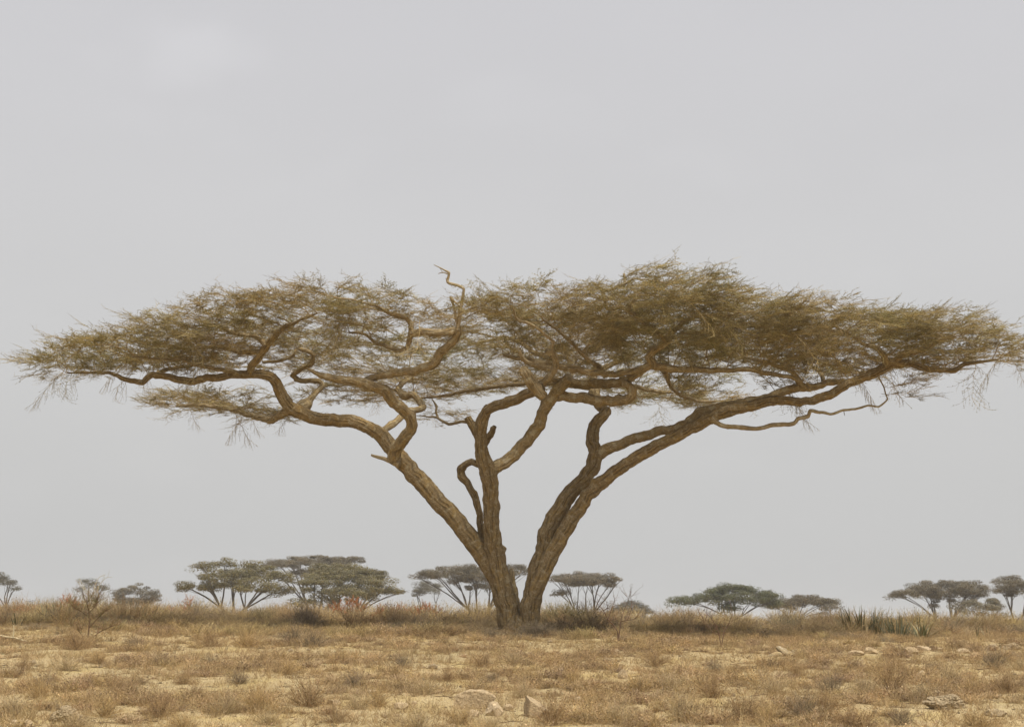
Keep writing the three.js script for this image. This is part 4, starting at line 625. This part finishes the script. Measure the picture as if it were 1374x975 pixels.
{ // pale stones dotted about, alike but for their place
  const R = rngOf(313), gs = [1, 2, 3, 4].map(s => rockGeo(s + 90, 1, 0.62, 0.85, { detail: 2, rough: 0.14 }));
  for (let i = 0; i < 70; i++) {
    const d = 13 + Math.pow(R(), 0.9) * 15, x = (R() * 2 - 1) * (d * 0.33 + 1), z = -d, s = 0.04 + R() * R() * 0.12, m = new THREE.Mesh(gs[i % 4], R() < 0.6 ? PALE : TAN);
    m.name = numbered('small_stone'); m.castShadow = m.receiveShadow = true; m.position.set(x, ground(x, z) - s * 0.15, z); m.rotation.y = R() * 6.28; m.scale.setScalar(s);
    m.userData = { label: 'small pale stone lying loose on the sandy slope', category: 'stone', group: 'small stones scattered over the sandy slope' }; scene.add(m);
  }
  const g = rockGeo(200, 1, 0.7, 0.9, { detail: 1, rough: 0.1 }), n = 5200, im = new THREE.InstancedMesh(g, TAN, n), M = new THREE.Matrix4(), Q = new THREE.Quaternion(), c = new THREE.Color();
  for (let i = 0; i < n; i++) { const d = 12 + Math.pow(R(), 0.8) * 18, x = (R() * 2 - 1) * (d * 0.34 + 1.5), z = -d, s = 0.012 + R() * R() * R() * 0.05; M.compose(V(x, ground(x, z) - s * 0.1, z), Q.setFromAxisAngle(V(0, 1, 0), R() * 6.28), V(s, s, s)); im.setMatrixAt(i, M); const k = 0.75 + R() * 0.5; im.setColorAt(i, c.setRGB(k, k, k)); }
  im.name = 'gravel'; im.userData = { kind: 'stuff', label: 'loose gravel on the sandy ground', category: 'gravel' }; im.castShadow = im.receiveShadow = true; scene.add(im);
}

// dry bushes one can count: [px, foot py, width px, height px, kind]
const BUSHES = [
  [170, 940, 52, 28, 1], [50, 936, 46, 26, 0], [20, 962, 50, 30, 2], [140, 962, 60, 32, 0], [215, 962, 56, 36, 1], [300, 958, 62, 36, 2], [262, 938, 34, 20, 1], [60, 924, 40, 18, 3], [215, 893, 38, 16, 3], [282, 892, 34, 15, 3], [150, 932, 44, 26, 1], [345, 958, 54, 38, 0], [415, 948, 74, 40, 1],
  [480, 952, 40, 26, 2], [505, 948, 46, 28, 0], [360, 972, 60, 22, 2], [320, 918, 40, 18, 3], [245, 918, 34, 16, 1], [30, 900, 34, 18, 1], [90, 900, 50, 24, 2], [540, 895, 34, 17, 3], [455, 890, 40, 17, 0], [648, 895, 44, 22, 1], [690, 892, 38, 19, 2], [660, 916, 28, 15, 3], [712, 914, 36, 18, 0], [600, 914, 38, 17, 1], [570, 932, 50, 24, 2], [475, 922, 40, 18, 3],
  [740, 974, 60, 42, 1], [560, 980, 64, 32, 2], [700, 936, 40, 24, 2], [770, 918, 40, 20, 0], [816, 898, 40, 17, 1], [880, 894, 42, 20, 1], [900, 926, 48, 24, 2], [855, 928, 54, 26, 0], [955, 936, 56, 30, 1], [920, 968, 72, 44, 2], [1000, 968, 64, 40, 1], [985, 912, 44, 22, 0], [1040, 930, 56, 28, 2], [1080, 962, 48, 34, 3], [1110, 958, 46, 30, 1], [1115, 932, 50, 28, 3], [1160, 934, 48, 34, 2], [1195, 928, 62, 42, 1], [1070, 908, 40, 20, 1], [1130, 908, 40, 22, 0],
  [1275, 912, 46, 26, 2], [1240, 940, 52, 28, 2], [1350, 930, 50, 30, 1], [1305, 934, 44, 24, 0], [1335, 896, 52, 24, 3], [1372, 898, 36, 20, 2], [1180, 905, 44, 20, 0], [1030, 972, 50, 26, 0], [830, 972, 58, 34, 2], [790, 956, 40, 26, 0], [620, 972, 50, 24, 0], [660, 978, 44, 20, 2], [450, 970, 56, 26, 1], [100, 978, 60, 24, 2], [245, 980, 64, 26, 0], [1140, 976, 52, 26, 1], [1210, 972, 48, 22, 3], [1310, 976, 60, 24, 0], [960, 902, 36, 16, 3], [385, 905, 40, 18, 0], [350, 890, 36, 16, 1], [130, 890, 38, 16, 0], [180, 872, 40, 18, 3], [420, 868, 46, 26, 3], [395, 864, 40, 28, 3], [280, 868, 44, 22, 1], [100, 872, 44, 30, 1], [330, 868, 40, 22, 0],
];
{
  const R = rngOf(55), proto = new Map();
  const LBL = ['golden straw-coloured round dry bush on the sandy slope', 'brown finely twigged dry bush on the sandy slope', 'pale wispy dry bush on the sandy slope', 'dark greyish low dry bush on the sandy slope'];
  const GRP = ['golden dry bushes on the slope', 'brown dry bushes on the slope', 'pale dry bushes on the slope', 'dark dry bushes on the slope'];
  const hue = [[0.40, 0.275, 0.12], [0.31, 0.205, 0.095], [0.42, 0.315, 0.165], [0.22, 0.165, 0.095]];
  const bushes = []; for (let k = 0; k < 4; k++) for (let v = 0; v < 3; v++) bushes.push(tuft(100 + k * 7 + v, { n: 170, h: 0.5, spread: 1.2, curl: 0.32, rad: 0.0024, hue: hue[k], side: 4, base: 0.1 }));
  BUSHES.forEach(([px, py, w, h, k], i) => {
    const p = groundAt(px, py), s = mPerPx(p), v = k * 3 + (i % 3), sc = V(w * s / 0.86, h * s / 0.42, w * s / 0.86), turn = R() * 6.28;
    let src = proto.get(v);
    if (!src) { src = thing('dry_bush', LBL[k], 'bush', p, GRP[k]); src.userData.kindName = 'dry_bush'; src.scale.copy(sc); src.rotation.y = turn; part(src, 'twig', bushes[v][0], strawMat, 'stuff'); part(src, 'stem', bushes[v][1], strawMat); proto.set(v, src); }
    else copyOf(src, p, turn, sc, LBL[k], GRP[k]);
  });
  const CL = ['golden straw-coloured dry bush in the brush along the crest', 'brown finely twigged dry bush in the brush along the crest', 'pale wispy dry bush in the brush along the crest', 'dark greyish dry bush in the brush along the crest'];
  for (let i = 0; i < 84; i++) {
    const px = -10 + i * 17 + (R() - 0.5) * 26, d = 29.6 + R() * 12, k = [0, 1, 1, 2, 3, 3][Math.floor(R() * 6)], v = k * 3 + (i % 3), w = 0.6 + R() * 0.8, h = (0.26 + R() * 0.4) * (px > 850 ? 0.6 : 1), p = standAt(px, d);
    if (isClear(p.x, p.z) || Math.abs(px - 695) < 40) continue;
    copyOf(proto.get(v), p, R() * 6.28, V(w / 0.86, h / 0.5, w / 0.86), CL[k], 'dry bushes along the crest');
  }
  for (const s of proto.values()) delete s.userData.kindName;
}

// leafless and half bare bushes, traced branches: [px, py, width px, metres towards the camera]
function bareBush(name, label, px, py, dist, branches, m, twigs, hue, seed) {
  const R = rngOf(seed), base = dist ? standAt(px, dist) : groundAt(px, py), dd = -base.z, t = thing(name, label, 'bush', base), b = new Buf();
  branches.forEach((br, i) => {
    const pts = br.map(([x, y, w, z = 0]) => ({ p: at(x, y, z, dd), r: 0.22 * w * dd / F }));
    part(t, 'stem', limbTube(pts, { seed: seed + i, ring: 0.03, radial: 7, furrow: 0, knob: 0.1, origin: base }), m);
    const c = new THREE.CatmullRomCurve3(pts.map(q => q.p));
    for (let k = 0; k < twigs; k++) { let q = c.getPoint(0.3 + 0.7 * R()).sub(base), d = V(R() * 2 - 1, R() * 1.3, R() * 2 - 1).normalize(), L = 0.1 + R() * 0.22; for (let j = 0; j < 4; j++) { const e = q.clone().addScaledVector(d, L / 4); const col = hue.map(h => h * (0.8 + R() * 0.4)); b.stick(q, e, 0.0032 - j * 0.0006, 0.0028 - j * 0.0006, col); if (R() < 0.7) b.stick(e, e.clone().add(V((R() - .5), R() * .6, (R() - .5)).multiplyScalar(L * 0.4)), 0.002, 0.001, col); q = e; d.x += (R() - 0.5) * 0.7; d.y += (R() - 0.4) * 0.5; d.z += (R() - 0.5) * 0.7; d.normalize(); } }
  });
  part(t, 'twig', b.build(), strawMat, 'stuff'); return t;
}
const redBark = mat('reddish_bark', 0.13, 0.075, 0.045);
bareBush('leafless_bush', 'leafless reddish thorn bush with thin forked stems near the trunk', 829, 862, 0, [
  [[829, 864, 4], [829, 848, 3.4], [823, 838, 3], [816, 831, 2.6], [810, 819, 2.2], [803, 811, 1.6], [799, 806, 1]], [[829, 862, 3.6], [832, 845, 3], [833, 834, 2.4], [842, 832, 2, 0.1], [852, 830, 1.4, 0.2], [858, 824, 1, 0.3]],
  [[816, 831, 2, -0.1], [820, 818, 1.6, -0.1], [825, 806, 1.2, -0.1], [823, 799, 0.8]], [[810, 819, 1.6], [816, 815, 1.2, 0.1], [812, 804, 0.9, 0.2]], [[833, 834, 1.8], [838, 818, 1.4], [843, 803, 1], [833, 792, 0.7]], [[826, 862, 3], [820, 866, 2], [812, 870, 1.2]], [[842, 832, 1.4], [848, 815, 1.1], [846, 795, 0.7]],
], redBark, 8, [0.17, 0.105, 0.06], 600);
bareBush('thorn_bush', 'tall half-bare thorn bush with crooked dark stem rising above brush', 118, 862, 0, [
  [[117, 866, 4.5], [118, 850, 4], [119, 835, 3.5], [119, 820, 3], [116, 810, 2], [122, 800, 1.4]], [[119, 842, 3], [128, 832, 2.4], [138, 822, 2], [148, 816, 1.4]], [[119, 828, 2.4], [108, 820, 2], [98, 814, 1.4], [92, 806, 1]], [[119, 822, 2], [128, 812, 1.6], [132, 800, 1.2]], [[117, 862, 3], [130, 850, 2.4], [142, 843, 2], [156, 838, 1.2]], [[117, 862, 3], [108, 850, 2.2], [100, 842, 1.6], [92, 836, 1]],
], redBark, 70, [0.26, 0.185, 0.09], 601);
bareBush('pale_reed', 'pale arching dry stalks bending above the thorn bush', 124, 0, 38, [
  [[124, 822, 2.4], [125, 800, 2], [127, 785, 1.6], [133, 774, 1.2], [141, 771, 0.8]], [[126, 822, 2.4], [128, 800, 2], [133, 784, 1.4], [142, 775, 1], [150, 774, 0.7]], [[122, 822, 2], [118, 800, 1.6], [108, 786, 1.2], [104, 780, 0.8]], [[124, 822, 2.2], [122, 798, 2], [112, 788, 1.2], [106, 776, 0.8]],
], mat('pale_stalk', 0.48, 0.40, 0.24), 3, [0.48, 0.4, 0.24], 602);
bareBush('leafless_bush', 'leafless bush with a kinked branch among brush below the dark green acacia', 968, 868, 0, [
  [[968, 870, 3], [965, 850, 2.6], [960, 838, 2], [952, 826, 1.4], [946, 820, 1]], [[968, 868, 2.8], [972, 848, 2.2], [978, 836, 1.8], [984, 824, 1]], [[966, 852, 2], [956, 848, 1.6], [950, 840, 1]],
], redBark, 16, [0.2, 0.14, 0.08], 603);
bareBush('leafless_bush', 'tiny leafless bush poking above the skyline under an acacia pad', 944, 0, 44, [
  [[946, 838, 2.4], [943, 828, 2], [938, 822, 1.4], [936, 816, 1]], [[945, 836, 2], [950, 824, 1.6], [956, 818, 1]],
], redBark, 8, [0.17, 0.11, 0.07], 604);
{ // pale fallen stick and wood
  const b1 = groundAt(30, 862);
  const t = thing('fallen_stick', 'long pale fallen stick with one upright twig', 'stick', b1), m = mat('bleached_wood', 0.50, 0.42, 0.26), dd = -b1.z;
  part(t, 'stick', limbTube([[-10, 850, 2], [6, 854, 2.2], [17, 855, 2.4], [30, 859, 2.2], [46, 863, 1.6]].map(([x, y, w]) => ({ p: at(x, y, 0, dd), r: 0.5 * w * dd / F })), { seed: 5, ring: 0.03, radial: 7, furrow: 0, origin: b1 }), m);
  part(t, 'twig', limbTube([[17, 855, 2], [17.5, 846, 1.6], [18, 838, 1]].map(([x, y, w]) => ({ p: at(x, y, 0, dd), r: 0.5 * w * dd / F })), { seed: 6, ring: 0.03, radial: 6, furrow: 0, origin: b1 }), m);
  const b2 = groundAt(1048, 881), d2 = -b2.z, t2 = thing('broken_log', 'broken pale log with a raised splintered end', 'log', b2);
  part(t2, 'log', limbTube([[1042, 868, 3], [1046, 871, 7], [1052, 875, 9], [1060, 878, 7], [1070, 880, 4]].map(([x, y, w]) => ({ p: at(x, y, 0, d2), r: 0.5 * w * d2 / F })), { seed: 7, ring: 0.02, radial: 12, knob: 0.2, origin: b2 }), deadWood);
  part(t2, 'splinter', limbTube([[1030, 880, 3], [1038, 878, 6], [1046, 877, 5], [1050, 880, 3]].map(([x, y, w]) => ({ p: at(x, y, 0.1, d2), r: 0.5 * w * d2 / F })), { seed: 8, ring: 0.02, radial: 10, knob: 0.2, origin: b2 }), deadWood);
}

// sword-leaved clumps: every leaf a mesh
const swordGeo = [0, 1, 2].map(k => { // channelled tapering blade, 1 m tall
  const pos = [], idx = [], n = 8, bend = [0.06, 0.2, 0.36][k];
  for (let j = 0; j <= n; j++) { const t = j / n, w = 0.015 * (0.75 + 0.6 * t * (1 - t) * 2) * Math.pow(1 - t, 0.55) + 0.0015, y = t * (1 - bend * 0.3 * t), x = bend * t * t; for (const [s, dz] of [[-1, 0.35], [0, 0], [1, 0.35]]) pos.push(x + dz * w * 0.6, y, s * w); for (const s of [1, 0, -1]) pos.push(x - 0.006 * (1 - t) - (s ? -0.35 * w * 0.6 : 0.004), y, s * w); }
  for (let j = 0; j < n; j++) for (let s = 0; s < 6; s++) { const a = j * 6 + s, b = j * 6 + (s + 1) % 6; idx.push(a, b, a + 6, b, b + 6, a + 6); }
  const g = new THREE.BufferGeometry(); g.setAttribute('position', new THREE.Float32BufferAttribute(pos, 3)); g.setIndex(idx); g.computeVertexNormals(); return g;
});
const swordMats = [mat('sword_leaf_green', 0.125, 0.13, 0.06, { roughness: 0.6 }), mat('sword_leaf_dull', 0.18, 0.16, 0.085, { roughness: 0.65 }), mat('sword_leaf_dry', 0.34, 0.25, 0.12)];
function swordClump(px, dist, wpx, hpx, n, spread, label, seed, dry = 0.25, name = 'sword_leaf_plant') {
  const R = rngOf(seed), p = standAt(px, dist), s = dist / F, t = thing(name, label, 'plant', p, undefined), w = wpx * s, h = hpx * s;
  for (let i = 0; i < n; i++) {
    const a = R() * 6.283, r = Math.sqrt(R()), m = swordMats[R() < dry ? 2 : R() < 0.6 ? 0 : 1], l = part(t, 'leaf', swordGeo[Math.floor(R() * 3)], m), tilt = spread * r * (0.5 + R() * 0.7), hh = h * (0.6 + R() * 0.5);
    l.position.set(Math.cos(a) * r * w * 0.5 * (1 - 0.75 * Math.min(1, spread)), -0.03, Math.sin(a) * r * w * 0.35); l.rotation.set(0, -a + (R() - 0.5) * 1.2, 0); l.rotateZ(-tilt); l.scale.set(hh * 1.1, hh, Math.max(0.8, hh * 1.2));
  }
  return t;
}
swordClump(1158, 33, 62, 40, 120, 0.22, 'tallest dense thicket of sword-leaved succulents on the crest', 701, 0.35);
swordClump(1126, 34, 34, 20, 26, 0.3, 'short sword-leaved tufts between the brown bush and the tall thicket', 702, 0.4);
swordClump(1190, 32.4, 28, 28, 30, 0.25, 'thin upright sword leaves close beside the tall thicket', 703, 0.3);
swordClump(1207, 31, 42, 34, 60, 0.4, 'grey-green sword-leaved clump standing in front of the tall thicket', 704, 0.3);
swordClump(1180, 31.5, 18, 24, 9, 0.3, 'sparse brown sword leaves low in front of the thicket', 705, 0.6);
swordClump(1237, 30, 32, 32, 46, 0.75, 'round dark green rosette of sword leaves above the pale ledge stone', 706, 0.08);
swordClump(1228, 36, 14, 28, 6, 0.25, 'few tall dry sword leaves behind the dark green rosette', 707, 0.5);
swordClump(1312, 30.6, 5, 25, 5, 0.06, 'single dark upright spike plant behind the pale slab', 708, 0.1, 'spike_plant');
swordClump(1327, 31, 18, 16, 8, 0.5, 'small cluster of short dark leaves beside the upright spike plant', 709, 0.2);
swordClump(85, 36, 76, 38, 90, 0.4, 'dark sword-leaved thicket on the crest behind the thorn bush', 710, 0.15);
swordClump(62, 40, 24, 30, 12, 0.25, 'few upright sword leaves on the skyline beside the dark thicket', 711, 0.2);
swordClump(178, 36, 76, 34, 70, 0.4, 'sword-leaved thicket in front of the low dome-shaped acacia', 712, 0.3);
swordClump(24, 31, 22, 24, 18, 0.5, 'small dark green sword-leaved clump above the fallen stick', 713, 0.05);
swordClump(4, 39, 30, 22, 16, 0.4, 'dark leafy clump on the crest in front of a forked acacia', 714, 0.1);
swordClump(440, 31.5, 22, 20, 16, 0.9, 'little bright green rosette below the orange blooms', 715, 0.1, 'rosette_plant');
swordClump(462, 31.5, 22, 18, 14, 0.9, 'dull spiky rosette next to the little bright green one', 716, 0.4, 'rosette_plant');
swordClump(572, 30.4, 34, 24, 22, 0.95, 'spiky grey-green rosette below orange blooms near the trunk', 717, 0.25, 'rosette_plant');
swordClump(738, 29.8, 20, 14, 12, 1.0, 'small green rosette close to the trunk foot', 718, 0.05, 'rosette_plant');
swordClump(768, 29.4, 34, 20, 22, 1.0, 'wide green rosette between trunk and leafless bush', 719, 0.1, 'rosette_plant');
swordClump(232, 32, 24, 20, 12, 0.6, 'small spiky plant in brush below the olive acacia', 720, 0.3, 'rosette_plant');

// orange flower spikes
{
  const stemM = mat('flower_stem', 0.30, 0.2, 0.11), reds = [mat('orange_flower', 0.5, 0.215, 0.095), mat('faded_pink_flower', 0.52, 0.3, 0.2), mat('rusty_flower', 0.42, 0.2, 0.09)];
  const R = rngOf(808);
  const protoG = [0, 1, 2].map(() => { const st = new Buf(), fl = new Buf(); let c = [1, 1, 1]; st.stick(V(0, -0.05, 0), V(0.02, 0.55, 0), 0.008, 0.006, c); for (let b = 0; b < 5; b++) { const a = b * 1.3 + R(), q = V(0.02, 0.42 + R() * 0.16, 0), e = q.clone().add(V(Math.cos(a) * 0.13, 0.12 + R() * 0.14, Math.sin(a) * 0.13)); st.stick(q, e, 0.005, 0.003, c); for (let k = 0; k < 14; k++) { const u = q.clone().lerp(e, 0.35 + 0.75 * R()), d = V(R() - .5, -0.3 + R() * 0.6, R() - .5).normalize(); fl.stick(u, u.clone().addScaledVector(d, 0.03 + R() * 0.02), 0.007, 0.004, c); } } return [st.build(), fl.build()]; });
  const spots = [[444, 37, 28, 0], [452, 37, 32, 0], [459, 36.5, 28, 0], [466, 37, 34, 0], [473, 37, 36, 0], [480, 37, 32, 0], [488, 37, 28, 2], [510, 37, 28, 0], [563, 37, 28, 0], [571, 37, 32, 0], [579, 37, 26, 2], [590, 37, 26, 2], [77, 37, 26, 2], [94, 37, 30, 0], [102, 37, 28, 2], [448, 40, 24, 0], [455, 41, 26, 0], [463, 39, 20, 0], [470, 40, 30, 0], [476, 41, 34, 0], [468, 38, 24, 2], [482, 40, 24, 0], [507, 40, 22, 0], [514, 41, 24, 2], [500, 40, 18, 2], [528, 40, 26, 1], [538, 41, 28, 1], [548, 41, 24, 1], [556, 40, 20, 2], [560, 40, 24, 0], [568, 40, 26, 0], [574, 41, 28, 0], [584, 40, 20, 2], [20, 40, 20, 2], [26, 41, 22, 0], [33, 40, 20, 2], [42, 41, 22, 2], [84, 41, 34, 0], [90, 41, 32, 0], [98, 40, 28, 2], [106, 40, 26, 2], [250, 40, 30, 1], [254, 41, 34, 1], [228, 41, 22, 1], [244, 40, 24, 1]];
  const TXT = ['bright orange flower spikes of a succulent on the crest', 'faded pinkish flower spikes standing against the pale sky', 'rusty brown withered flower spikes in the crest brush'], GR = ['orange flower spikes on the crest', 'pinkish flower spikes on the crest', 'rusty flower spikes on the crest'];
  spots.forEach(([px, d, hpx, k], i) => { const p = standAt(px, d), t = thing('flower_spike', TXT[k], 'flower', p, GR[k]), g = protoG[i % 3], s = hpx * d / F / 0.66; t.scale.setScalar(s); t.rotation.y = R() * 6.28; part(t, 'stem', g[0], stemM); part(t, 'flower', g[1], reds[k]); });
}
// leafy round bushes on the skyline
function roundBush(px, dist, wpx, hpx, hue, label, seed) {
  const R = rngOf(seed), p = standAt(px, dist), s = dist / F, t = thing('round_bush', label, 'bush', p), [g, st] = tuft(seed, { n: 420, h: 0.5, spread: 1.15, curl: 0.35, rad: 0.004, hue, side: 4, base: 0.2 });
  part(t, 'twig', g, strawMat, 'stuff'); part(t, 'stem', st, strawMat); t.scale.set(wpx * s / 0.9, hpx * s / 0.5, wpx * s / 0.9); return t;
}
roundBush(758, 40, 70, 36, [0.21, 0.175, 0.08], 'rounded olive bush behind the trunk foot', 901);
roundBush(1098, 40, 44, 24, [0.28, 0.2, 0.1], 'rounded brown bush beside the short sword-leaved tufts', 902);
roundBush(345, 38, 60, 22, [0.24, 0.185, 0.09], 'rounded dull bush on the crest below the olive acacia', 903);
roundBush(410, 31, 46, 32, [0.19, 0.15, 0.1], 'dark grey rounded bush in brush below the layered olive acacia', 904);
roundBush(720, 28.6, 60, 20, [0.2, 0.155, 0.095], 'low grey tangle of twigs at the foot of the forked trunk', 905);
roundBush(1340, 42, 90, 16, [0.26, 0.185, 0.09], 'low brown bush on the crest under the low bushy acacia', 906);
console.log('all built');

renderer.render(scene, camera);
